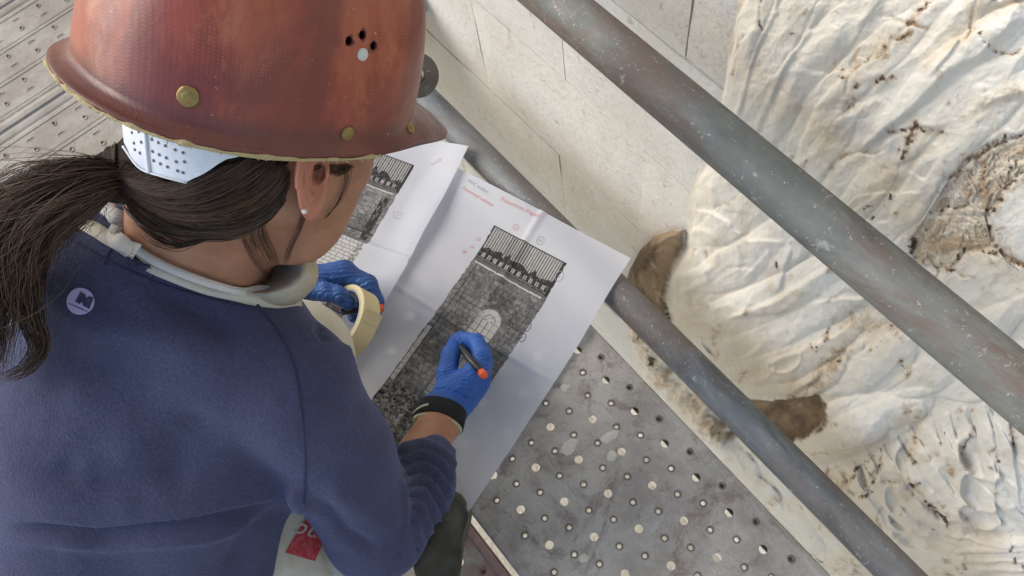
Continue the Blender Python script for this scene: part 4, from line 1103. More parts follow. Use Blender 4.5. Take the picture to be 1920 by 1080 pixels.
# body: head, neck, trunk, arms, hands and legs as one skin
def HH(x, y, z): return H(x + .012, y, z)
def f_body(P):
    d = ell(P, HH(-.006, 0, .010), HR, (.091, .075, .098))
    d = smin(d, ell(P, HH(.040, 0, -.050), HR, (.052, .058, .062)), .03)
    d = smin(d, ell(P, HH(.046, 0, -.090), HR, (.038, .042, .034)), .025)
    d = smin(d, ell(P, HH(.052, -.034, -.052), HR, (.026, .024, .022)), .02)
    d = smin(d, ell(P, HH(.052, .034, -.052), HR, (.026, .024, .022)), .02)
    d = smin(d, ell(P, HH(.046, -.026, -.088), HR, (.030, .026, .030)), .02)
    d = smin(d, ell(P, HH(.082, 0, -.012), HR, (.016, .050, .014)), .016)
    d = smin(d, cone(P, HH(.088, 0, -.022), HH(.108, 0, -.052), .008, .011), .010)
    d = smin(d, ell(P, HH(.084, 0, -.078), HR, (.010, .022, .010)), .010)
    d = smin(d, cone(P, HH(.010, -.052, -.075), HH(.060, -.022, -.108), .016, .014), .02)
    d = smin(d, cone(P, HH(.010, .052, -.075), HH(.060, .022, -.108), .016, .014), .02)
    for s_ in (-1, 1):
        d = -smin(-d, -(-ell(P, HH(.090, .032 * s_, -.030), HR, (.012, .014, .010)) * 1.0), .006) if False else np.maximum(d, -ell(P, HH(.094, .032 * s_, -.030), HR, (.011, .015, .009)))
        d = smin(d, ell(P, HH(.080, .032 * s_, -.030), HR, (.012, .013, .012)), .003)
    d = smin(d, ell(P, D_((560, 446, .672)), HR, (.022, .021, .022)), .03)
    nb = D_((318, 505, .735)); d = smin(d, cone(P, HH(-.030, 0, -.040), nb, .052, .050), .03)
    d = smin(d, cone(P, HH(-.005, 0, -.075), D_((390, 550, .745)), .046, .045), .03)
    # ear
    for s_ in (1,):
        e = (P - HH(-.004, s_ * .078, -.034).astype(np.float32)) @ HR.T.astype(np.float32)
        ca, sa = math.cos(.22), math.sin(.22); x = e[:, 0] * ca + e[:, 2] * sa; z = -e[:, 0] * sa + e[:, 2] * ca; y = e[:, 1] * s_ - .35 * (-x)
        x = x / 1.14; z = z / 1.14; r = np.sqrt((x / .0175) ** 2 + ((z + .0) / .0315) ** 2)
        rim = np.sqrt(((r - .84) * .0175) ** 2 + (y - .0052) ** 2) - .0040
        bowl = np.maximum(np.abs(y + .0005 + .0035 * np.exp(-((x - .004) / .007) ** 2 - ((z + .006) / .009) ** 2)) - .0024, (r - .9) * .0175)
        inner = np.sqrt(((np.sqrt(((x + .001) / .010) ** 2 + ((z - .002) / .019) ** 2) - 1) * .010) ** 2 + (y - .002) ** 2) - .0022
        lob = np.sqrt((x - .002) ** 2 + (z + .029) ** 2 + (y * 1.4) ** 2) - .0078
        trg = np.sqrt((x - .012) ** 2 + (z + .006) ** 2 + (y - .002) ** 2) - .0055
        root = np.sqrt((x - .010) ** 2 + ((z) * .45) ** 2 + (y + .006) ** 2) - .008
        ear = smin(smin(smin(smin(rim, bowl, .002), inner, .002), lob, .005), smin(trg, root, .004), .004)
        d = smin(d, ear, .004)
    g_ = .010
    d = smin(d, cone(P, J['uC'], J['mC'], .080, .105), .03); d = smin(d, cone(P, J['mC'], J['hC'], .105, .125), .03)
    d = smin(d, cone(P, J['uR'], J['hR'], .066, .08), .03); d = smin(d, cone(P, J['uL'], J['hL'], .066, .085), .03)
    d = smin(d, cone(P, J['trap'], J['sh'], .030, .045), .03); d = smin(d, cone(P, J['sh'], J['el'], .045, .036), .01)
    d = smin(d, cone(P, J['el'], WR, .036, .0265), .012); d = smin(d, cone(P, WR, Zp(*RH['wr']), .0265, .0235), .012)
    d = smin(d, cone(P, D_((150, 480, .72)), J['lsh'], .035, .045), .03); d = smin(d, cone(P, J['lsh'], J['lel'], .045, .036), .01)
    d = smin(d, cone(P, J['lel'], Zp(*LH['wr']), .036, .024), .01)
    d = smin(d, cone(P, J['hR'], J['kn'], .10, .050), .03)
    d = smin(d, cone(P, J['kn'], SHIN, .046, .036), .02); d = smin(d, cone(P, SHIN, Zp(800, 1010, .05), .03, .026), .02)
    m1 = np.linalg.norm(P - Zp(*RH['pm']).astype(np.float32), axis=1) < .16
    if m1.any(): d[m1] = smin(d[m1], hand_sdf(RH, P[m1], -.0016), .003)
    m1 = np.linalg.norm(P - Zp(*LH['pm']).astype(np.float32), axis=1) < .18
    if m1.any(): d[m1] = smin(d[m1], hand_sdf(LH, P[m1], -.0016), .003)
    return d
SHIN = Zp(730, 1110, .075)
BDV, BDQ = surface_nets(f_body, *bx([HO + HZ * .06, J['hC'], J['hL'], J['uL'], J['lsh'], J['el'], Zp(870, 640, 0), Zp(830, 1010, .02), SHIN, J['hR'], J['lel']], .13), .0028, 8)
mesh_obj('body', BDV, BDQ, M_SKIN, person, smooth=True)
BV_BD = BVHTree.FromPolygons([tuple(v) for v in BDV], [tuple(int(i) for i in q_) for q_ in BDQ])
print('shirt', len(SHV), 'body', len(BDV))

def f_ear(P):
    e = (P - H(.010, -.0765, -.034).astype(np.float32)) @ HR.T.astype(np.float32)
    a = .24; x = e[:, 0] * math.cos(a) + e[:, 2] * math.sin(a); z = -e[:, 0] * math.sin(a) + e[:, 2] * math.cos(a)
    y = -e[:, 1] + .55 * (x + .004) - .002                       # outward; the back edge stands off the head
    z = z / 1.12; x = x / 1.08
    r = np.sqrt((x / np.where(z > 0, .0185, .0165)) ** 2 + (z / .031) ** 2)
    ang = np.arctan2(z, x)
    front = sstep(-.75, -.25, -np.cos(ang) - .25 * np.sin(ang))   # the rim fades at the front edge
    rim = np.sqrt(((r - .90) * .0172) ** 2 + (y - .0035) ** 2) - (.0012 + .0022 * front)
    base = np.abs(y + .0008) - .0020; bowl = np.maximum(base, (r - .92) * .0172)
    anti = np.sqrt(((np.sqrt(((x - .001) / .0100) ** 2 + ((z - .001) / .0195) ** 2) - 1) * .0105) ** 2 + (y - .0022) ** 2) - (.0006 + .0020 * sstep(-.3, .4, -np.cos(ang)))
    lob = np.sqrt((x - .0035) ** 2 + (z + .0275) ** 2 + ((y - .001) * 1.7) ** 2) - .0082
    trg = np.sqrt((x - .0130) ** 2 + ((z + .005) * .8) ** 2 + (y - .0030) ** 2) - .0048
    root = np.maximum(np.sqrt(((x - .012) * 1.0) ** 2 + (y + .006) ** 2) - .0085, np.abs(z) - .024)
    d = smin(smin(smin(rim, bowl, .0015), anti, .0015), lob, .004)
    d = smin(smin(d, trg, .003), root, .004)
    hol = np.sqrt((x - .0065) ** 2 + ((z + .004) * .75) ** 2 + (y - .0020) ** 2) - .0062
    return -smin(-d, hol, .0015)
EV, EQ = surface_nets(f_ear, *bx([H(.010, -.0765, -.034)], .045), .0009)
g = NM('ear_skin'); c = g.mix(g.noise(40, 4), (.42, .155, .095), (.50, .215, .135))
M_EAR = g.out(c, .5, normal=g.bump(g.noise(300, 3), .0004, .4)); g.b.inputs['Subsurface Weight'].default_value = .3; g.b.inputs['Subsurface Radius'].default_value = (.012, .004, .002); g.b.inputs['Subsurface Scale'].default_value = .5
mesh_obj('ear', EV, EQ, M_EAR, person, smooth=True)
# trousers
g = NM('beige_cotton')
c = g.mix(g.noise(20, 4), (.50, .46, .37), (.60, .56, .46)); c = g.mix(g.ramp(g.noise(35, 4, .7), .6, .75, 0, .3), c, (.40, .36, .28))
M_BEIGE = g.out(c, .9, normal=g.bump(g.noise(500, 3), .0005, .6, g.bump(g.noise(25, 4, .6), .006, .5)))
def f_trou(P):
    d = cone(P, J['hR'], D_((460, 990, .985)), .115, .092); d = smin(d, cone(P, D_((460, 990, .985)), J['kn'], .092, .064), .03)
    d = smin(d, cone(P, J['kn'], D_((640, 900, 1.02)), .060, .055), .02); d = smin(d, cone(P, D_((640, 900, 1.02)), SHIN, .055, .050), .02)
    d = smin(d, cone(P, J['hC'] + np.array([0, 0, -.04]), J['hR'] + np.array([0, 0, -.02]), .13, .115), .03)
    d = smin(d, cone(P, D_((540, 1040, .965)), D_((720, 1110, 1.01)), .052, .046), .025)
    return d
TRV, TRQ = surface_nets(f_trou, *bx([J['hR'], J['hC'], J['kn'], SHIN, D_((720, 1110, 1.01))], .14), .005)
N = vnormals(TRV, TRQ); qx, qy = pix(TRV); face = 1.0; dsp = np.zeros(len(TRV))
fold([(595, 590), (625, 625), (645, 680)], 9, -6, .25); fold([(560, 600), (590, 625), (600, 650)], 14, 4); fold([(530, 590), (560, 640)], 10, -3)
for k, (x, y) in enumerate([(610, 1040), (640, 1050), (670, 1060), (700, 1065)]):
    fold([(x - 4, y - 60), (x + 2, y), (x + 18, y + 60)], 6, 5 if k % 2 else -6, .1)
fold([(520, 1000), (540, 1080)], 12, 4)
TRV = TRV + N * dsp[:, None]
mesh_obj('trousers', TRV, TRQ, M_BEIGE, person, smooth=True)
BV_TR = BVHTree.FromPolygons([tuple(v) for v in TRV], [tuple(int(i) for i in q_) for q_ in TRQ])

# gloves
g = NM('blue_nitrile')
c = g.mix(g.ramp(g.noise(30, 4), .3, .7), (.018, .090, .36), (.028, .125, .47))
wv = g.wave(70, g.mapping((1, 1, 1), 'Object', (.3, .2, .5)), 9, 'X', 3)
n = g.bump(wv, .0022, .55); n = g.bump(g.noise(160, 4, .6, dist=1.2), .0014, .6, n)
M_GLOVE = g.out(c, .42, normal=n); g.b.inputs['Subsurface Weight'].default_value = .05
g = NM('grey_blue_nitrile')
c = g.mix(g.ramp(g.noise(30, 4), .3, .7), (.020, .075, .26), (.030, .10, .33))
wv = g.wave(60, g.mapping((1, 1, 1), 'Object', (.3, .2, .5)), 9, 'X', 3)
M_GLOVE2 = g.out(c, .45, normal=g.bump(g.noise(160, 4, .6, dist=1.2), .0014, .6, g.bump(wv, .0022, .55)))
def glove(Hd, cuffpts, mat, label, wr_fold):
    def f(P):
        d = hand_sdf(Hd, P, .0004)
        for a, b, ra, rb in cuffpts: d = smin(d, cone(P, a, b, ra, rb), .006)
        return d
    pts = [Zp(*Hd['wr'])] + [Zp(*p[:3]) for k in ('th', 'ix', 'md', 'rg', 'pk') for p in Hd[k]] + [c_[1] for c_ in cuffpts]
    V, Q = surface_nets(f, *bx(pts, .04), .0016)
    Nn = vnormals(V, Q); x, y = pix(V); dd_ = np.zeros(len(V))
    for (p_, w_, a_) in wr_fold:
        D, T, S = poly_dist(x, y, p_); dd_ += a_ * .001 * np.exp(-(D / w_) ** 2) * sstep(0, .2, T) * sstep(0, .2, 1 - T)
    V = V + Nn * dd_[:, None]
    return tag(mesh_obj('glove', V, Q, mat, person, smooth=True), label)
wr = []
for k in range(7): wr.append(([(838 + k * 2, 752 - k * 9), (862 + k * 2, 760 - k * 8), (900 - k, 738 - k * 7)], 2.2, 1.0)); wr.append(([(838 + k * 2, 756 - k * 9), (862 + k * 2, 764 - k * 8), (900 - k, 742 - k * 7)], 2.2, -.8))
wr.append(([(800, 735), (835, 728), (872, 745), (884, 775)], 2.5, -1.8)); wr.append(([(800, 731), (836, 723), (876, 741), (888, 770)], 2.5, 1.4))
glove(RH, [(Zp(*RH['wr']), Zp(828, 776, .068), .0285, .0325)], M_GLOVE, None, wr)
wr = [([(590 + k * 12, 520), (598 + k * 12, 540), (606 + k * 12, 566)], 2.6, (1.0 if k % 2 else -1.0)) for k in range(7)]
glove(LH, [(Zp(*LH['wr']), Zp(500, 549, .094), .027, .031)], M_GLOVE2, None, wr)

# wrist: black band, pale bracelet
def ring_band(name, c0, axis, r0, r1, length, mat, n=40, wob=0.0, parent=None, tw=0):
    axis = axis / np.linalg.norm(axis); a = np.cross(axis, [0, 0, 1.0]); a /= np.linalg.norm(a); b = np.cross(axis, a)
    V = []; F = []; prof = [(-.5, r0), (-.47, r0 + .0016), (.47, r1 + .0016), (.5, r1), (.5, r1 - .001), (-.5, r0 - .001)]
    for (t, r) in prof:
        for k in range(n):
            an = 2 * math.pi * k / n
            rr = r + wob * math.sin(an * tw)
            V.append(c0 + axis * length * t + (a * math.cos(an) + b * math.sin(an)) * rr)
    for i in range(6):
        j = (i + 1) % 6
        for k in range(n):
            k2 = (k + 1) % n; F.append((i*n + k, i*n + k2, j*n + k2, j*n + k))
    return mesh_obj(name, V, F, mat, parent, smooth=True)
ax = Zp(838, 752, .064) - Zp(812, 838, .082)
M_BAND = NM('black_elastic'); M_BAND = M_BAND.out((.010, .010, .012), .85, normal=M_BAND.bump(M_BAND.wave(400), .0004))
ring_band('wrist_band', Zp(825, 781, .070), ax, .0335, .0325, .024, M_BAND, parent=person)
M_ROPE = plain('pale_cord', (.42, .45, .32), .8)
c1 = Zp(820, 797, .074); axn = ax / np.linalg.norm(ax); aa_ = np.cross(axn, [0, 0, 1.0]); aa_ /= np.linalg.norm(aa_); bb_ = np.cross(axn, aa_)
tube('bracelet', [c1 + (aa_ * math.cos(t) + bb_ * math.sin(t)) * (.0305 + .0009 * math.sin(t * 40)) + axn * .003 * math.sin(t) for t in np.linspace(0, 2 * math.pi, 160)], .0028, M_ROPE, person, 8, cap=False)
tube('bracelet', [c1 + (aa_ * math.cos(t) + bb_ * math.sin(t)) * .0322 + axn * (.009 + .006 * math.sin(t + 2.2)) for t in np.linspace(2.2, 4.4, 30)], .0030, M_ROPE, person, 8)
# ribbed cuff edge
ring_band('cuff', Zp(809, 846, .087), ax, .0312, .0300, .012, M_RIB, parent=person, wob=.0004, tw=30)
# ---------------------------------------------------------------- pen held in the right hand
def frustum(name, pts_r, mat, parent, seg=20): return tube(name, [p for p, r in pts_r], [r for p, r in pts_r], mat, parent, seg)
tip = Zp(846, 631, .010); end = Zp(908, 704, .118)
dp = (end - tip); Lp = np.linalg.norm(dp); dp /= Lp
pen = empty('marker_pen', tuple(tip), 'black marker pen with an orange end held in the right gloved hand', 'pen')
M_PENB = plain('black_plastic', (.02, .022, .026), .35); M_ORNG = plain('orange_plastic', (.85, .12, .02), .4); M_METAL = plain('pen_tip', (.05, .05, .05), .4)
frustum('barrel', [(tip + dp * .012, .0022), (tip + dp * .020, .0042), (tip + dp * .034, .0048), (tip + dp * (Lp - .012), .0052)], M_PENB, pen)
frustum('nib', [(tip, .0006), (tip + dp * .012, .0016)], M_METAL, pen, 10)
frustum('end_cap', [(tip + dp * (Lp - .012), .0053), (tip + dp * (Lp - .001), .0055), (tip + dp * Lp, .0050)], M_ORNG, pen)
e1 = Zp(719, 577, .060); e2 = Zp(640, 585, .075); d2 = (e1 - e2) / np.linalg.norm(e1 - e2)
pen2 = empty('marker_pen', tuple(e1), 'second pen, only its orange end showing beyond the left glove', 'pen')
frustum('barrel', [(e2, .0045), (e1 - d2 * .008, .0052)], M_PENB, pen2); frustum('end_cap', [(e1 - d2 * .008, .0055), (e1, .0054)], M_ORNG, pen2)

# ---------------------------------------------------------------- roll of masking tape
tc = Zp(650, 606, .078)
ta = ROT @ np.array([-.62, .40, .62]); ta /= np.linalg.norm(ta)
tape = empty('masking_tape_roll', tuple(tc), 'nearly used up roll of cream masking tape held by the left glove', 'tape roll')
g = NM('crepe_tape'); M_TAPE = g.out(g.mix(g.noise(40, 3), (.60, .50, .27), (.68, .58, .34)), .6, normal=g.bump(g.noise(500, 3), .0004))
g = NM('tape_side'); M_TAPES = g.out(g.mix(g.noise(200, 3), (.50, .41, .22), (.58, .48, .28)), .8)
M_CARD = plain('grey_card', (.42, .43, .47), .5)
ta1 = np.cross(ta, ROT[:, 1]); ta1 /= np.linalg.norm(ta1); ta2 = np.cross(ta, ta1)
def hoop(name, ri, ro, w, mat, parent, seg=72, shift=0.0):
    V = []; F = []
    for (r, h) in ((ri, w/2), (ro - .0006, w/2), (ro, w/2 - .0006), (ro, -w/2 + .0006), (ro - .0006, -w/2), (ri, -w/2)):
        for k in range(seg):
            t = 2 * math.pi * k / seg; V.append(tc + ta * (h + shift) + (ta1 * math.cos(t) + ta2 * math.sin(t)) * r)
    for i in range(6):
        j = (i + 1) % 6
        for k in range(seg):
            k2 = (k + 1) % seg; F.append((i*seg + k, i*seg + k2, j*seg + k2, j*seg + k))
    return mesh_obj(name, V, F, mat, parent, smooth=False)
TW = .030
hoop('tape_band', .0465, .0540, TW, M_TAPE, tape); core = hoop('card_core', .0440, .0464, TW + .0004, M_CARD, tape)
def on_hoop(t, h, r): return tc + ta * h + (ta1 * math.cos(t) + ta2 * math.sin(t)) * r
def hoop_patch(name, t0, t1, h0, h1, r, mat, parent, n=10):
    V = []; F = []
    for i in range(n + 1):
        t = t0 + (t1 - t0) * i / n; V += [on_hoop(t, h0, r), on_hoop(t, h1, r)]
    for i in range(n): F.append((2*i, 2*i+1, 2*i+3, 2*i+2))
    return mesh_obj(name, V, F, mat, parent)
def hoop_angle(px, py, h, r):
    best = min(((np.hypot(*(proj(on_hoop(t, h, r)) - np.array([px, py]))), t) for t in np.linspace(0, 2 * math.pi, 360)), key=lambda q_: q_[0]); return best[1]
tb = hoop_angle(628, 600, 0, .0438)
M_BARW = plain('label_white', (.62, .63, .68), .5)
lab = hoop_patch('label', tb - .55, tb + .45, -TW/2, TW/2, .04385, M_BARW, tape)
for k in range(9): hoop_patch('barcode_bar', tb - .12 + k * .045, tb - .12 + k * .045 + (.012, .022, .03)[k % 3], -.009, .007, .0437, M_BLACKINK, lab, 1)
hoop_patch('label_print', tb - .40, tb - .34, -.006, .010, .0437, M_RED, lab, 2)
hoop_patch('label_print', tb - .31, tb - .27, -.010, .008, .0437, M_BLACKINK, lab, 2)
tn = hoop_angle(672, 598, -.002, .0542)
V, F = text_outline('26', .013)
sgn = 1
p0 = proj(on_hoop(tn, 0, .0542)); p1 = proj(on_hoop(tn + .2, 0, .0542)); p2 = proj(on_hoop(tn, .005, .0542))
out = []
for (x, y) in V:
    dt_x = -y / .054 if p1[1] > p0[1] else y / .054
    hx = x - .007
    hx = hx if p2[0] > p0[0] else -hx
    out.append(on_hoop(tn + dt_x, hx, .0543))
mesh_obj('number', out, F, plain('orange_ink', (.62, .16, .06), .6), tape)
# loose torn end
te = hoop_angle(700, 610, 0, .0542)
V = []; F = []
for i in range(7):
    t = te + i * .05
    for j in range(4): V.append(on_hoop(t, TW * (j / 3 - .5), .0545 + .006 * (i / 6) ** 2 + .0006 * ((i * 3 + j) % 3)))
for i in range(6):
    for j in range(3): a = i * 4 + j; F.append((a, a + 1, a + 5, a + 4))
mesh_obj('torn_end', V, F, M_TAPE, tape, smooth=True)

# ---------------------------------------------------------------- boot, logos
g = NM('dark_rubber_boot'); c = g.mix(g.ramp(g.noise(30, 5), .4, .7), (.018, .020, .018), (.05, .055, .045))
M_BOOT = g.out(c, .45, normal=g.bump(g.noise(80, 4), .002))
M_SOLE = plain('olive_sole', (.10, .105, .07), .7)
def f_boot(P):
    a = Zp(838, 968, .036); b = Zp(790, 1060, .045); c_ = Zp(735, 1160, .05)
    d = cone(P, a, b, .028, .040); d = smin(d, cone(P, b, c_, .040, .042), .02); d = smin(d, cone(P, b, SHIN, .040, .046), .03)
    return np.maximum(d, .008 - P[:, 2])
BV_, BQ_ = surface_nets(f_boot, *bx([Zp(838, 968, .036), Zp(735, 1160, .05), SHIN], .06), .004)
boot = mesh_obj('boot', BV_, BQ_, M_BOOT, person, smooth=True)
def f_sole(P):
    a = Zp(841, 964, .012); b = Zp(792, 1060, .012); c_ = Zp(737, 1160, .012)
    Pz = P.copy(); Pz[:, 2] = .012
    d = smin(cone(Pz, a, b, .031, .046), cone(Pz, b, c_, .046, .046), .02)
    return np.maximum(d, np.abs(P[:, 2] - .0095) - .008)
SV_, SQ_ = surface_nets(f_sole, *bx([Zp(841, 964, .012), Zp(735, 1160, .012)], .07), .003)
mesh_obj('sole', SV_, SQ_, M_SOLE, boot, smooth=True)
# printed patches laid on the cloth
def patch(name, bvh, corners, mat, parent, n=10, off=.0008):
    (x0, y0), (x1, y1), (x2, y2), (x3, y3) = corners; V = []; F = []; ok = {}
    for j in range(n + 1):
        for i in range(n + 1):
            u, v = i / n, j / n
            x = (1-u)*(1-v)*x0 + u*(1-v)*x1 + u*v*x2 + (1-u)*v*x3; y = (1-u)*(1-v)*y0 + u*(1-v)*y1 + u*v*y2 + (1-u)*v*y3
            p = on(bvh, x, y, off)
            if p is not None: ok[(i, j)] = len(V); V.append(p)
    for j in range(n):
        for i in range(n):
            k = [(i, j), (i+1, j), (i+1, j+1), (i, j+1)]
            if all(c_ in ok for c_ in k): F.append(tuple(ok[c_] for c_ in k))
    return mesh_obj(name, V, F, mat, parent, smooth=True)
def flat_print(name, bvh, V2, F, mat, parent, off=.0012):
    out = [on(bvh, x, y, off) for x, y in V2]
    if any(o is None for o in out): return None
    return mesh_obj(name, out, F, mat, parent)
g = NM('red_print'); M_REDP = g.out(g.mix(g.ramp(g.noise(180, 3, .7), .45, .7), (.50, .045, .055), (.60, .16, .15)), .8)
trs = person
patch('printed_square', BV_TR, [(579, 962), (612, 1004), (590, 1052), (534, 1036)], M_REDP, person)
V, F = text_outline('nc', 46)
cs, sn = math.cos(math.radians(195)), math.sin(math.radians(195))
flat_print('printed_letters', BV_TR, [(606 + (x * 1.1 * cs + y * sn) , 992 + (x * 1.1 * sn - y * cs)) for x, y in V], F, plain('beige_print', (.60, .55, .48), .85), person, .0016)
# round emblem on the upper back
M_EMB = plain('lilac_print', (.44, .38, .62), .6)
def ngon(cx, cy, rx, ry, n=28, rings=3):
    V = [(cx, cy)]; F = []
    for r in range(1, rings + 1):
        for k in range(n):
            a = 2 * math.pi * k / n; V.append((cx + rx * r / rings * math.cos(a), cy + ry * r / rings * math.sin(a)))
    F += [(0, 1 + k, 1 + (k + 1) % n) for k in range(n)]
    for r in range(rings - 1):
        for k in range(n):
            a = 1 + r * n; k2 = (k + 1) % n; F.append((a + k, a + n + k, a + n + k2, a + k2))
    return V, F
V, F = ngon(152, 565, 26, 25); emb = flat_print('emblem', BV_SH, V, F, M_EMB, person, .0012)
def lg(pts):  # emblem figure, coordinates of the enlarged detail
    return [(80 + x / 7.2, 490 + y / 7.2) for x, y in pts]
if emb:
    flat_print('emblem_figure', BV_SH, lg([(452, 545), (520, 412), (588, 450), (600, 500), (640, 470), (700, 490), (640, 645), (560, 605), (535, 545), (512, 580)]), [(0, 1, 2, 3, 8, 9), (3, 4, 5, 6, 7, 8)], M_SHIRT, emb, .0019)
    flat_print('emblem_line', BV_SH, lg([(360, 558), (440, 592), (540, 640), (625, 684), (630, 694), (540, 655), (440, 604), (362, 568)]), [(0, 1, 6, 7), (1, 2, 5, 6), (2, 3, 4, 5)], M_SHIRT, emb, .0019)

# ---------------------------------------------------------------- collar, mask and straps round the neck
g = NM('beige_mask'); M_MASK = g.out(g.mix(g.noise(60, 4), (.36, .31, .22), (.47, .41, .30)), .9, normal=g.bump(g.noise(300, 3), .0006, .7, g.bump(g.noise(50, 3), .003)))
# soft dust mask pulled down under the chin: rows run from its outer edge over the rim to the inside
rows_m = [[(572, 436, .700), (597, 505, .700), (584, 545, .715), (545, 574, .72), (500, 578, .72), (455, 560, .71)],
          [(570, 436, .692), (593, 505, .676), (577, 541, .684), (542, 566, .690), (502, 570, .695), (458, 556, .695)],
          [(562, 436, .690), (580, 505, .664), (563, 536, .668), (532, 551, .672), (500, 556, .680), (462, 551, .688)],
          [(556, 436, .690), (570, 500, .664), (553, 527, .668), (526, 541, .672), (498, 548, .680), (466, 548, .688)],
          [(550, 436, .700), (560, 497, .690), (543, 518, .696), (520, 531, .698), (496, 540, .700), (470, 546, .698)],
          [(520, 436, .74), (512, 470, .745), (502, 490, .745), (490, 505, .745), (478, 520, .74), (464, 536, .725)]]
G = [[p for p in catmull([D_(q_) for q_ in r_], 7)] for r_ in rows_m]; nc_ = len(G[0])
V = []; F = []
cols_ = [catmull([G[r_][k] for r_ in range(6)], 5) for k in range(nc_)]; nr_ = len(cols_[0])
for lay in (0, 1):
    for k in range(nc_):
        for r_ in range(nr_):
            p = np.array(cols_[k][r_]); cr = .0011 * math.sin(k * 1.1 + .35 * r_) * math.sin(math.pi * r_ / (nr_ - 1))
            V.append(p + (EYE - p) / np.linalg.norm(EYE - p) * (cr - .0012 * lay))
m_ = nc_ * nr_
for k in range(nc_ - 1):
    for r_ in range(nr_ - 1):
        a = k * nr_ + r_; F.append((a, a + 1, a + nr_ + 1, a + nr_)); F.append((a + m_ + nr_, a + m_ + nr_ + 1, a + m_ + 1, a + m_))
for k in range(nc_ - 1):
    for r_ in (0, nr_ - 1): a = k * nr_ + r_; F.append((a, a + nr_, a + nr_ + m_, a + m_))
mesh_obj('dust_mask', V, F, M_MASK, person, smooth=True)
M_STRAP = NM('white_elastic'); M_STRAP = M_STRAP.out(M_STRAP.mix(M_STRAP.noise(200, 3), (.62, .60, .56), (.72, .70, .67)), .8, normal=M_STRAP.bump(M_STRAP.wave(300), .0004))
BV_ALL = BVHTree.FromPolygons([tuple(v) for v in np.concatenate([SHV, BDV])], [tuple(int(i) for i in q_) for q_ in np.concatenate([SHQ, BDQ + len(SHV)])])
def ribbon(name, pts, w, th, mat, parent, off=.003, bvh=None, sub=8, taper=None):
    c_ = catmull([(*p, 0) for p in pts], sub); P_ = []
    for p in c_:
        q_ = on(bvh or BV_ALL, p[0], p[1], off)
        if q_ is not None and (not P_ or np.linalg.norm(q_ - P_[-1]) < .04): P_.append(q_)
    for _ in range(6): P_ = [P_[0]] + [(P_[j-1] + 2 * P_[j] + P_[j+1]) / 4 for j in range(1, len(P_) - 1)] + [P_[-1]]
    V = []; F = []; n = len(P_)
    for i, p in enumerate(P_):
        t = P_[min(i + 1, n - 1)] - P_[max(i - 1, 0)]; t /= np.linalg.norm(t) + 1e-9
        vd = EYE - p; vd /= np.linalg.norm(vd); s_ = np.cross(t, vd); s_ /= np.linalg.norm(s_); nn = np.cross(s_, t)
        ww = w * (taper(i / n) if taper else 1)
        V += [p - s_ * ww/2 - nn * th, p - s_ * ww/2 * .9 + nn * th/2, p + s_ * ww/2 * .9 + nn * th/2, p + s_ * ww/2 - nn * th]
    for i in range(n - 1):
        for k in range(4): F.append((4*i + k, 4*i + (k+1) % 4, 4*i + 4 + (k+1) % 4, 4*i + 4 + k))
    F += [(0, 1, 2, 3), (4*n - 1, 4*n - 2, 4*n - 3, 4*n - 4)]
    return mesh_obj(name, V, F, mat, parent, smooth=True)
ribbon('neck_strap', [(255, 452), (300, 482), (370, 512), (440, 535), (500, 552), (555, 560)], .007, .0016, M_STRAP, person, .006)
ribbon('taped_strap', [(196, 396), (212, 418), (238, 442), (270, 458)], .013, .004, M_STRAP, person, .010, taper=lambda t: 1 + .15 * math.sin(t * 20))
ribbon('undershirt_collar', [(150, 418), (178, 432), (210, 452), (260, 484), (330, 514), (420, 548), (500, 570), (560, 566)], .012, .003, M_BEIGE, person, .002)
# ---------------------------------------------------------------- hard hat (worn, but a thing of its own)
hat = empty('hard_hat', tuple(HO), 'worn red-brown fibreglass hard hat with vent holes, rivets and a frayed rim', 'helmet')
g = NM('aged_red_fibreglass')
def loc(v): return v
hx = g.n.new('ShaderNodeMapping'); 
g.link(g.attr('hatco', 'Vector'), hx.inputs[0]); hv = hx.outputs[0]
sx = g.n.new('ShaderNodeSeparateXYZ'); g.link(hv, sx.inputs[0])
st = g.n.new('ShaderNodeMapping'); st.inputs['Scale'].default_value = (1, 1, .5); g.link(hv, st.inputs[0])
c = g.mix(g.ramp(g.noise(16, 5, .6, st.outputs[0], .6), .40, .60), (.165, .026, .016), (.31, .056, .026))
c = g.mix(g.ramp(g.noise(13, 7, .72, st.outputs[0], .5), .48, .62, 0, .6), c, (.38, .105, .042))
c = g.mix(g.ramp(g.noise(21, 6, .75, st.outputs[0], .3), .56, .68, 0, .4), c, (.44, .18, .08))
c = g.mix(g.ramp(g.noise(9, 6, .7, st.outputs[0], .4), .55, .66, 0, .4), c, (.13, .022, .015))
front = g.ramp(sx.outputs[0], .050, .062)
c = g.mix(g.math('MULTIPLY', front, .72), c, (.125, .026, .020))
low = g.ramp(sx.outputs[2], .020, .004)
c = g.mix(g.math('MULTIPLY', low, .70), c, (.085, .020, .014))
wv = g.wave(135, hv, .5, 'X', 1); w2 = g.wave(135, hv, .5, 'Z', 1)
wm = g.math('MULTIPLY', wv, w2)
c = g.mix(g.math('MULTIPLY', g.ramp(wm, .35, .8), g.ramp(g.noise(14, 3, .5, hv), .42, .62, 0, .26)), c, (.42, .17, .075))
c = g.mix(g.ramp(g.noise(34, 5, .75, hv, 1.0), .675, .73, 0, .55), c, (.48, .32, .24))
c = g.mix(g.ramp(g.noise(120, 4, .8, hv), .68, .74, 0, .5), c, (.50, .36, .28))
sc_ = g.n.new('ShaderNodeMapping'); sc_.inputs['Scale'].default_value = (1, .12, 1); sc_.inputs['Rotation'].default_value = (.5, .9, .6); g.link(hv, sc_.outputs[0].node.inputs[0])
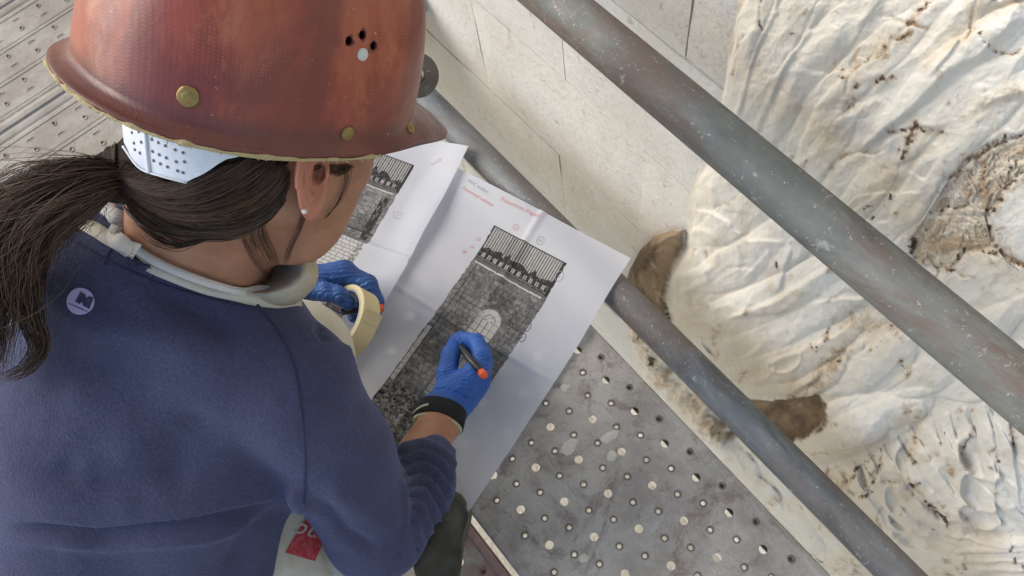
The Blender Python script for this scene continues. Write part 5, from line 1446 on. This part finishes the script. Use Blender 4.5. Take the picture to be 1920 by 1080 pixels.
c = g.mix(g.ramp(g.noise(150, 3, .6, sc_.outputs[0]), .70, .73, 0, .45), c, (.52, .38, .30))
n = g.bump(wm, .00012, .5); n = g.bump(g.noise(40, 4, .6, hv), .002, .35, n)
M_HAT = g.out(c, g.ramp(g.noise(25, 4, .6, hv), .3, .7, .40, .62), normal=n)
g.b.inputs['Coat Weight'].default_value = .25; g.b.inputs['Coat Roughness'].default_value = .25
A0, B0, HT = .1225, .1035, .160
def hat_pt(th_, s, out=0.0):
    """th_ azimuth (0 = front, pi/2 = left), s height parameter 0 rim .. 1 top of the shell"""
    ph = s * math.pi / 2
    cz = math.sin(ph) ** (1 / 1.08) if s > 0 else 0; cr = max(math.cos(ph), 0) ** (1 / 1.52)
    ct, st_ = math.cos(th_), math.sin(th_)
    sq = (abs(ct) ** 2.25 + abs(st_) ** 2.25) ** (-1 / 2.25)
    x = (A0 + out) * cr * ct * sq; y = (B0 + out) * cr * st_ * sq; z = (HT + out) * cz
    # centre ridge
    rd = math.exp(-(y / .017) ** 2) * min(1, s * 4) * .0042; z += rd * (cz > .2); x += rd * ct * (1 - cz)
    return x, y, z
def brim_w(th_):
    a = abs((th_ + math.pi) % (2 * math.pi) - math.pi)
    return .005 + .062 * math.exp(-(a / .52) ** 2) + .009 * math.exp(-((a - math.pi) / .8) ** 2)
NTH, NS = 264, 84
V = []; HC = []
prof = []
for j in range(5): prof.append(('b', 1 - j / 4))      # brim from its edge in to the shell
for j in range(1, NS + 1): prof.append(('s', j / NS))
def hat_outer(th_, kind, t, off=0.0):
    if kind == 'b':
        x, y, z = hat_pt(th_, 0.0); w = brim_w(th_); L = math.hypot(x, y); k = (L + w * t) / L
        a = abs((th_ + math.pi) % (2 * math.pi) - math.pi)
        drop = -.004 * t - .020 * t * t * math.exp(-(a / .6) ** 2) + .004 * t * t * math.exp(-((a - math.pi) / .6) ** 2)
        flare = .004 * (1 - t) ** 2
        return np.array([x * k, y * k, drop + flare])
    x, y, z = hat_pt(th_, t); e = .004 * max(0, 1 - t * 9) ** 2
    return np.array([x, y, z + e])
for (kd, t) in prof:
    for k in range(NTH):
        p = hat_outer(2 * math.pi * k / NTH, kd, t); V.append(p)
nr = len(prof); n_out = len(V)
cen = np.array([0, 0, 0.0])
for i in range(nr):            # inner skin
    for k in range(NTH):
        p = V[i * NTH + k]
        if i < 5: q_ = p + np.array([0, 0, -.0028]); 
        else: q_ = p * (1 - .0030 / max(.02, np.linalg.norm(p)))
        V.append(q_)
F = []
for i in range(nr - 1):
    for k in range(NTH):
        k2 = (k + 1) % NTH; a, b, c_, d = i*NTH + k, i*NTH + k2, (i+1)*NTH + k2, (i+1)*NTH + k
        F.append((a, b, c_, d)); F.append((d + n_out, c_ + n_out, b + n_out, a + n_out))
for k in range(NTH):
    k2 = (k + 1) % NTH; F.append((k, k + n_out, k2 + n_out, k2))
VL = np.array(V); VW = HO + VL @ HR
# real vent holes: cut with a boolean
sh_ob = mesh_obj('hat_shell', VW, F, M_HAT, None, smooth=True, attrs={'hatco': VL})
BV_HAT = BVHTree.FromPolygons([tuple(v) for v in VW[:n_out]], [f for f in F if max(f) < n_out])
holes = [(655, 77), (680, 66), (701, 86)]
cut_parts = []
for (px, py) in holes:
    h = BV_HAT.ray_cast(Vector(EYE), Vector(ray(px, py))); p, nn = np.array(h[0]), np.array(h[1])
    if nn.dot(ray(px, py)) > 0: nn = -nn
    cut_parts.append(tube_arrays([p + nn * .01, p - nn * .012], .0030, 18))
V_, F_ = join([(a, b) for a, b in cut_parts]); cutter = mesh_obj('cutter', V_, F_, M_DARK)
md = sh_ob.modifiers.new('holes', 'BOOLEAN'); md.operation = 'DIFFERENCE'; md.object = cutter; md.solver = 'EXACT'
dg = bpy.context.evaluated_depsgraph_get(); nm_ = bpy.data.meshes.new_from_object(sh_ob.evaluated_get(dg))
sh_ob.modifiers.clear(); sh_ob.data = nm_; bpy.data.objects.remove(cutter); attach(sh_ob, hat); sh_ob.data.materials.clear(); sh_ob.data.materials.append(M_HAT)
for p_ in sh_ob.data.polygons: p_.use_smooth = True; p_.material_index = 0
# rivets
M_BRASS = NM('old_brass'); M_BRASS = M_BRASS.out(M_BRASS.mix(M_BRASS.noise(300, 4), (.20, .13, .04), (.34, .25, .09)), .45, .6, M_BRASS.bump(M_BRASS.noise(400, 3), .0005))
M_WHT = plain('white_plastic_plug', (.55, .56, .52), .5)
def rivet(px, py, r, mat, name='rivet'):
    h = BV_HAT.ray_cast(Vector(EYE), Vector(ray(px, py)))
    if h[0] is None: return
    p, nn = np.array(h[0]), np.array(h[1]); nn = -nn if nn.dot(ray(px, py)) > 0 else nn
    a = np.cross(nn, HZ); a /= np.linalg.norm(a); b = np.cross(nn, a); V = []; F = []; n = 20
    pr = [(1.0, 0), (1.0, .0010), (.86, .0017), (.62, .0014), (.50, .0018), (.30, .0021), (.0, .0022)]
    for (rr, hh_) in pr:
        for k in range(n): t = 2 * math.pi * k / n; V.append(p + (a * math.cos(t) + b * math.sin(t)) * r * rr * (1 + .02 * math.sin(5 * t)) + nn * hh_)
    for i in range(len(pr) - 1):
        for k in range(n): k2 = (k + 1) % n; F.append((i*n + k, i*n + k2, (i+1)*n + k2, (i+1)*n + k))
    mesh_obj(name, V, F, mat, hat, smooth=True)
rivet(353, 181, .0068, M_BRASS); rivet(651, 250, .0052, M_BRASS); rivet(768, 238, .0060, M_BRASS)
rivet(679, 102, .0042, M_WHT, 'plug')
# frayed fibre along the rim
g = NM('frayed_fibre'); M_FRAY = g.out(g.mix(g.noise(90, 5, .7), (.34, .27, .12), (.52, .44, .25)), .95, normal=g.bump(g.noise(400, 4), .002))
pts = []; rad = []
for k in range(0, 241):
    t = math.pi * .86 + (2 * math.pi - .55 - math.pi * .86) * k / 240
    p = hat_outer(t, 'b', .985); w_ = float(vnoise(np.array([k / 5.0]), np.array([1.0]), 3)[0])
    pts.append(HO + (p + np.array([0, 0, -.0030 + .0010 * (w_ - .5)])) @ HR); rad.append(.0008 + .0016 * w_ ** 1.5)
keep = [i for i, q_ in enumerate(pts) if proj(q_)[0] < 715]
pts = [pts[i] for i in keep]; rad = [rad[i] for i in keep]
tube('frayed_rim', pts, rad, M_FRAY, hat, 8)
parts_f = []
for k in range(150):
    t = math.pi * .9 + (2 * math.pi - .8 - math.pi * .9) * RS.rand(); p = hat_outer(t, 'b', .97)
    o = HO + (p + np.array([0, 0, -.003])) @ HR
    if proj(o)[0] > 700: continue
    d1 = RS.randn(3) * .0012 - HZ * .0012
    parts_f.append(tube_arrays([o, o + d1 * .6 + RS.randn(3) * .0006, o + d1], [.00045, .0004, .0002], 4))
V, F = join(parts_f); tag(mesh_obj('loose_fibres', V, F, M_FRAY, hat), kind='stuff')
# suspension band at the back of the head
g = NM('white_suspension_plastic'); M_WP = g.out(g.mix(g.ramp(g.noise(40, 4), .4, .7), (.60, .64, .70), (.70, .73, .77)), .4, normal=g.bump(g.noise(60, 3), .001, .4))
BAo, BBo = .0990, .0840
def band_pt(t, z, off=0.0): return HO + HX * ((BAo + off) * math.cos(t) + .0075) + HY * (BBo + off) * math.sin(t) + HZ * z
prj = lambda t, z: proj(band_pt(t, z))
def band_inv(px, py):
    best = None
    for t in np.linspace(math.pi * .7, math.pi * 1.75, 160):
        for z in np.linspace(-.09, .03, 60):
            if (EYE - band_pt(t, z)).dot(HX * math.cos(t) / BAo + HY * math.sin(t) / BBo) < 0: continue
            d = np.hypot(*(prj(t, z) - (px, py)))
            if best is None or d < best[0]: best = (d, t, z)
    return best
lowpts = [(228, 206), (232, 270), (262, 312), (300, 327), (352, 341), (388, 322), (425, 297), (478, 285)]
inv = [band_inv(*p) for p in lowpts]
print('band', [(round(a, 1), round(b, 2), round(c_, 3)) for a, b, c_ in inv])
tt = np.array([i[1] for i in inv]); zz = np.array([i[2] for i in inv]); o_ = np.argsort(tt); tt = tt[o_]; zz = zz[o_]
nT, nZ = 110, 14
slot_c = band_inv(322, 252)
V = []; F = []; t_a, t_b = tt[0], tt[-1]
grid = {}
for lay, off in ((0, 0.0), (1, -.0014)):
    for i in range(nT + 1):
        t = t_a + (t_b - t_a) * i / nT; zl = float(np.interp(t, tt, zz))
        zl = zl + .0006 * math.sin(t * 30)
        for j in range(nZ + 1):
            grid[(lay, i, j)] = len(V); V.append(band_pt(t, zl + (.012 - zl) * j / nZ, off))
cells_ok = {}
for i in range(nT):
    t = t_a + (t_b - t_a) * (i + .5) / nT; zl = float(np.interp(t, tt, zz))
    for j in range(nZ):
        z = zl + (.012 - zl) * (j + .5) / nZ; pp = prj(t, z)
        cut = in_poly(np.array([pp[0]]), np.array([pp[1]]), [(288, 234), (352, 254), (354, 268), (335, 266), (300, 252), (284, 244)])[0]
        cells_ok[(i, j)] = not cut
for (i, j), k in cells_ok.items():
    if not k: continue
    a = [grid[(0, i, j)], grid[(0, i+1, j)], grid[(0, i+1, j+1)], grid[(0, i, j+1)]]; b = [grid[(1, i, j)], grid[(1, i+1, j)], grid[(1, i+1, j+1)], grid[(1, i, j+1)]]
    F.append(tuple(a)); F.append(tuple(b[::-1]))
    for (di, dj, e0, e1) in ((0, -1, 0, 1), (1, 0, 1, 2), (0, 1, 2, 3), (-1, 0, 3, 0)):
        if not cells_ok.get((i + di, j + dj), False): F.append((a[e1], a[e0], b[e0], b[e1]))
sus = mesh_obj('suspension_band', V, F, M_WP, hat, smooth=False)
M_HOLE_DISC = plain('painted_hole_dark', (.10, .085, .09), .8)  # flat dark discs on an unpierced band, colour standing in for shaded holes
allp = []
for (rx, cols) in ((0, [(297, 246 + 22), (317, 275), (334, 280), (347, 283)]), ):
    pass
rows = [[(286, 262), (298, 268), (312, 273), (328, 283), (341, 286)], [(286, 283), (298, 289), (312, 295), (330, 303), (344, 305)], [(287, 303), (299, 308), (314, 314), (331, 322), (345, 324)],
        [(247, 232), (262, 246), (248, 250), (263, 266), (250, 270), (264, 286)], [(240, 220), (252, 300 - 18)]]
for rw in rows:
    for (px, py) in rw:
        b_ = band_inv(px, py)
        if b_ and b_[0] < 8:
            c0 = band_pt(b_[1], b_[2], .0003); nn = c0 - HO; nn -= HZ * nn.dot(HZ); nn /= np.linalg.norm(nn); a = np.cross(nn, HZ); V = []; n = 12
            for k in range(n): t = 2 * math.pi * k / n; V.append(c0 + a * math.cos(t) * .00115 + HZ * math.sin(t) * .00115)
            mesh_obj('painted_band_hole', V, [tuple(range(n))], M_HOLE_DISC, sus)
def band_strip(name, pts, r, off, mat=M_WP):
    P_ = []
    for (px, py) in pts:
        b_ = band_inv(px, py); P_.append(band_pt(b_[1], b_[2], off))
    return tube(name, catmull(P_, 6), r, mat, sus, 6, flat=.5)
band_strip('band_edge', [(272, 250), (275, 290), (280, 325)], .0013, .0012)
band_strip('band_edge', [(240, 206), (262, 232), (300, 256), (345, 270)], .0014, .0012)
band_strip('band_edge', [(233, 272), (262, 313), (300, 329), (350, 341)], .0010, .0006)
tube('band_knob', [band_pt(*band_inv(310, 246)[1:], .004), band_pt(*band_inv(310, 246)[1:], -.001)], .0048, M_WP, sus, 16)

# ---------------------------------------------------------------- hair
# outline of the hair on the side of the skull, in head coordinates (x forward, z up)
HP = [(.092, .03), (.088, .008), (.070, .000), (.052, -.004), (.040, -.010), (.033, -.018), (.028, -.010), (.018, .002), (.002, -.008), (-.010, -.040), (-.016, -.066), (-.040, -.088), (-.070, -.092), (-.115, -.070), (-.12, .06), (.0, .10)]
TIE = atd(218, 331, .600)
tl_ = (TIE - HO) @ HR.T
print('tie local', tl_)
def f_hair(P):
    L = (P - HO.astype(np.float32)) @ HR.T.astype(np.float32)
    body_ = ell(P, H(.006, 0, .010), HR, (.0950, .0795, .102))
    body_ = smin(body_, cone(P, H(-.018, 0, -.035), H(-.040, -.0, -.072), .058, .048), .02)
    Dp, _, _ = poly_dist(L[:, 0], L[:, 2], HP + [HP[0]]); ins = in_poly(L[:, 0], L[:, 2], HP)
    ex = np.where(ins, -Dp, Dp)
    d = -smin(-body_, -ex, .004)
    d = smin(d, cone(P, H(-.040, -.010, -.055), TIE, .034, .017), .015)
    d = smin(d, cone(P, H(-.038, -.036, -.068), TIE, .024, .016), .015)
    return d
HAV, HAQ = surface_nets(f_hair, *bx([HO, TIE, H(-.12, 0, -.10), H(.09, 0, .10), H(0, .09, 0), H(0, -.09, 0)], .03), .003)
g = NM('dark_brown_hair')
c = g.mix(g.ramp(g.noise(60, 3), .35, .7), (.012, .008, .006), (.034, .021, .014))
M_HAIR = g.out(c, .85); g.b.inputs['Specular IOR Level'].default_value = .15
g = NM('brown_hair_strands')
rnd = g.attr('tone')
c = g.mix(rnd, (.018, .0105, .0068), (.165, .098, .058))
M_STRAND = g.out(c, .5); g.b.inputs['Specular IOR Level'].default_value = .3
mesh_obj('hair', HAV, HAQ, M_HAIR, person, smooth=True)
allV = np.concatenate([HAV, BDV, SHV]); allQ = np.concatenate([HAQ, BDQ + len(HAV), SHQ + len(HAV) + len(BDV)])
BV_HB = BVHTree.FromPolygons([tuple(v) for v in allV], [tuple(int(i) for i in q_) for q_ in allQ])
class Strands:
    def __init__(s): s.V = []; s.F = []; s.T = []; s.n = 0
    def add(s, pts, r0, r1, tone):
        fr = frame(pts); n = len(fr); b = s.n
        for i, (p, u, v) in enumerate(fr):
            r = (r0 + (r1 - r0) * i / (n - 1)) * (1 if 0 < i < n - 1 else .35)
            for k in range(3):
                a = 2.0944 * k; s.V.append(p + (u * math.cos(a) + v * math.sin(a)) * r); s.T.append(tone)
        for i in range(n - 1):
            for k in range(3): s.F.append((b + i*3 + k, b + i*3 + (k+1) % 3, b + (i+1)*3 + (k+1) % 3, b + (i+1)*3 + k))
        s.n += 3 * n
    def build(s, name, parent):
        return mesh_obj(name, np.array(s.V), np.array(s.F), M_STRAND, parent, smooth=True, attrs={'tone': np.array(s.T)})
def sheet_strands(S, guides, count, r=.00042, off=(.0004, .0022), jit=3.0, npt=14, tones=(.0, 1.0), ends=0.15):
    """interpolates between guide curves drawn over the head and drops every strand on the surface"""
    G = [np.array(catmull([(*p, 0) for p in gd], 8))[:, :2] for gd in guides]
    Lm = 26; GR = []
    for c_ in G:
        s_ = np.linspace(0, len(c_) - 1, Lm); GR.append(np.stack([np.interp(s_, np.arange(len(c_)), c_[:, k]) for k in (0, 1)], 1))
    GR = np.array(GR)
    for i in range(count):
        w = RS.rand() * (len(GR) - 1); a = int(w); f_ = w - a; a2 = min(a + 1, len(GR) - 1)
        c_ = GR[a] * (1 - f_) + GR[a2] * f_
        t0 = RS.rand() * ends; t1 = 1 - RS.rand() * ends
        s_ = np.linspace(t0, t1, npt) * (Lm - 1)
        x = np.interp(s_, np.arange(Lm), c_[:, 0]); y = np.interp(s_, np.arange(Lm), c_[:, 1])
        ph, am = RS.rand() * 6, RS.rand() * jit; wob = am * np.sin(np.linspace(0, 3.5, npt) + ph)
        y = y + wob; x = x + wob * .3; of = RS.uniform(*off); P_ = []
        for k in range(npt):
            q_ = on(BV_HB, x[k], y[k], of)
            if q_ is not None and (not P_ or np.linalg.norm(q_ - P_[-1]) < .05): P_.append(q_)
        if len(P_) > 4:
            for _ in range(2):
                P_ = [P_[0]] + [(P_[j-1] + 2 * P_[j] + P_[j+1]) / 4 for j in range(1, len(P_) - 1)] + [P_[-1]]
            S.add(P_, r, r * .8, tones[0] + (tones[1] - tones[0]) * RS.rand() ** 1.7)
S = Strands()
T_ = (222, 334)
sheet_strands(S, [[(235, 300), (228, 315), (220, 328)], [(330, 345), (280, 350), (222, 330)], [(470, 290), (400, 335), (310, 365), (222, 334)], [(530, 300), (480, 350), (400, 390), (300, 385), (222, 338)],
                  [(545, 320), (510, 380), (430, 415), (320, 410), (225, 344)], [(535, 370), (500, 410), (430, 430), (330, 430), (230, 350)], [(480, 425), (420, 442), (330, 438), (260, 410), (225, 350)]], 2600, r=.00028, jit=6.0, off=(.0003, .0032))
sheet_strands(S, [[(350, 440), (290, 430), (240, 395), (220, 350)], [(260, 418), (235, 390), (216, 350)]], 160)
sheet_strands(S, [[(600, 306), (570, 312), (548, 322)], [(655, 306), (630, 314), (600, 322)], [(664, 310), (645, 322), (625, 330)]], 60, r=.00018, tones=(0, .4))
# short loose hairs on the neck and before the ear
sheet_strands(S, [[(455, 415), (452, 440), (470, 480), (500, 520)], [(480, 410), (478, 440), (490, 470), (520, 520)], [(500, 400), (500, 430), (520, 470), (530, 500)]], 46, r=.00017, off=(.001, .005), jit=9, ends=.4, tones=(0, .3))
sheet_strands(S, [[(588, 305), (578, 350), (560, 410), (542, 450), (530, 490)], [(594, 306), (584, 352), (566, 412), (548, 460), (536, 500)]], 16, r=.00018, off=(.003, .006), jit=3, ends=.15, tones=(0, .3))
sheet_strands(S, [[(640, 310), (640, 350), (620, 390), (590, 420)], [(655, 312), (650, 340), (630, 375), (600, 400)]], 8, r=.00022, off=(.002, .004), jit=4, tones=(0, .3))
sheet_strands(S, [[(420, 430), (370, 450), (320, 440), (260, 415)], [(400, 440), (340, 462), (290, 455), (240, 410)]], 30, r=.00028, off=(.001, .003), jit=6, ends=.3, tones=(0, .4))
S.build('hair_strands', person)
# ponytail: 3D bundle that arches left and falls over the left shoulder
def bundle(S, ctrl, count, r=.00034, npt=20, tones=(0, 1), tight=.25):
    """ctrl: list of (px, py, depth, half width in px, half depth in m)"""
    C3 = catmull([D_(c_) for c_ in ctrl], 6); n = len(C3)
    W_ = np.interp(np.linspace(0, len(ctrl) - 1, n), range(len(ctrl)), [c_[3] * c_[2] / FPX for c_ in ctrl]); Dd = np.interp(np.linspace(0, len(ctrl) - 1, n), range(len(ctrl)), [c_[4] for c_ in ctrl])
    fr = frame(C3)
    for i in range(count):
        a = RS.rand() * 6.283; rr = RS.rand() ** .5; u_, v_ = math.cos(a) * rr, math.sin(a) * rr; ph = RS.rand(4) * 6.28
        t0 = RS.rand() * .1; t1 = 1 - RS.rand() * .45; s_ = np.linspace(t0, t1, npt) * (n - 1); P_ = []
        for k, s__ in enumerate(s_):
            j = min(int(s__), n - 2); f_ = s__ - j
            p = C3[j] * (1 - f_) + C3[j+1] * f_; tn_ = C3[j+1] - C3[j]; tn_ /= np.linalg.norm(tn_)
            vd = EYE - p; vd /= np.linalg.norm(vd); sd_ = np.cross(tn_, vd); sd_ /= np.linalg.norm(sd_)
            w = np.interp(s__, range(n), W_); dd2 = np.interp(s__, range(n), Dd)
            cu = u_ + tight * math.sin(s__ / n * 5 + ph[0]) * (.3 + s__ / n); cv = v_ + tight * math.sin(s__ / n * 6 + ph[1])
            P_.append(p + sd_ * w * cu + np.cross(sd_, tn_) * dd2 * cv)
        S.add(P_, r, r * .6, tones[0] + (tones[1] - tones[0]) * RS.rand() ** 1.6)
S2 = Strands()
pony = [(222, 332, .585, 16, .010), (185, 337, .575, 36, .018), (130, 358, .57, 50, .022), (70, 392, .575, 60, .024), (20, 440, .585, 66, .026), (-20, 510, .60, 64, .026), (-40, 600, .62, 55, .022), (-45, 720, .65, 40, .018)]
bundle(S2, pony, 1900, tones=(0, 1))
bundle(S2, pony, 1000, r=.0003, tones=(.1, 1), tight=.6)
bundle(S2, pony, 130, r=.0002, tones=(.2, 1), tight=1.5)
sheet_strands(S2, [[(230, 212), (222, 262), (220, 318)], [(222, 240), (206, 285), (214, 325)], [(210, 262), (196, 300), (210, 330)]], 200, r=.0003)
bundle(S2, [(222, 336, .588, 10, .008), (170, 370, .585, 26, .012), (110, 400, .585, 34, .014), (60, 440, .59, 40, .014), (25, 510, .60, 40, .012), (10, 600, .62, 30, .01)], 900, tones=(0, .6))
bundle(S2, [(60, 470, .60, 30, .008), (50, 530, .60, 26, .007), (60, 600, .61, 20, .006), (75, 650, .625, 14, .005), (50, 690, .64, 12, .004), (0, 712, .65, 10, .004)], 160, r=.0004, tones=(0, .8), tight=.5)
bundle(S2, [(200, 322, .575, 14, .008), (120, 316, .575, 14, .010), (50, 335, .58, 26, .012), (-20, 380, .59, 30, .012)], 60, r=.0003, tones=(.2, 1), tight=.7)
S2.build('ponytail', person)
M_ELAS = NM('black_hair_elastic'); M_ELAS = M_ELAS.out((.008, .008, .010), .9, normal=M_ELAS.bump(M_ELAS.noise(300, 3), .001))
ex_ = D_((190, 333, .58)) - D_((235, 330, .60)); ex_ /= np.linalg.norm(ex_); ea = np.cross(ex_, v0); ea /= np.linalg.norm(ea); eb = np.cross(ex_, ea); ec = D_((212, 332, .592))
tube('hair_tie', [ec + (ea * math.cos(t) + eb * math.sin(t)) * .0125 for t in np.linspace(0, 2 * math.pi, 30)], .0062, M_ELAS, person, 10, cap=False)
# ear stud
BV_E = BVHTree.FromPolygons([tuple(v) for v in EV], [tuple(int(i) for i in q_) for q_ in EQ])
ep = on(BV_E, 569, 394, .0012)
if ep is None: ep = on(BV_E, 562, 392, .0012)
if ep is None: ep = on(BV_BD, 569, 394, .0015)
bm = bmesh.new(); bmesh.ops.create_icosphere(bm, subdivisions=2, radius=.0020, matrix=Matrix.Translation(Vector(ep)))
bm_obj('ear_stud', bm, plain('pearl', (.75, .74, .72), .25), person, True)
# eyebrow and lashes are part of the hair
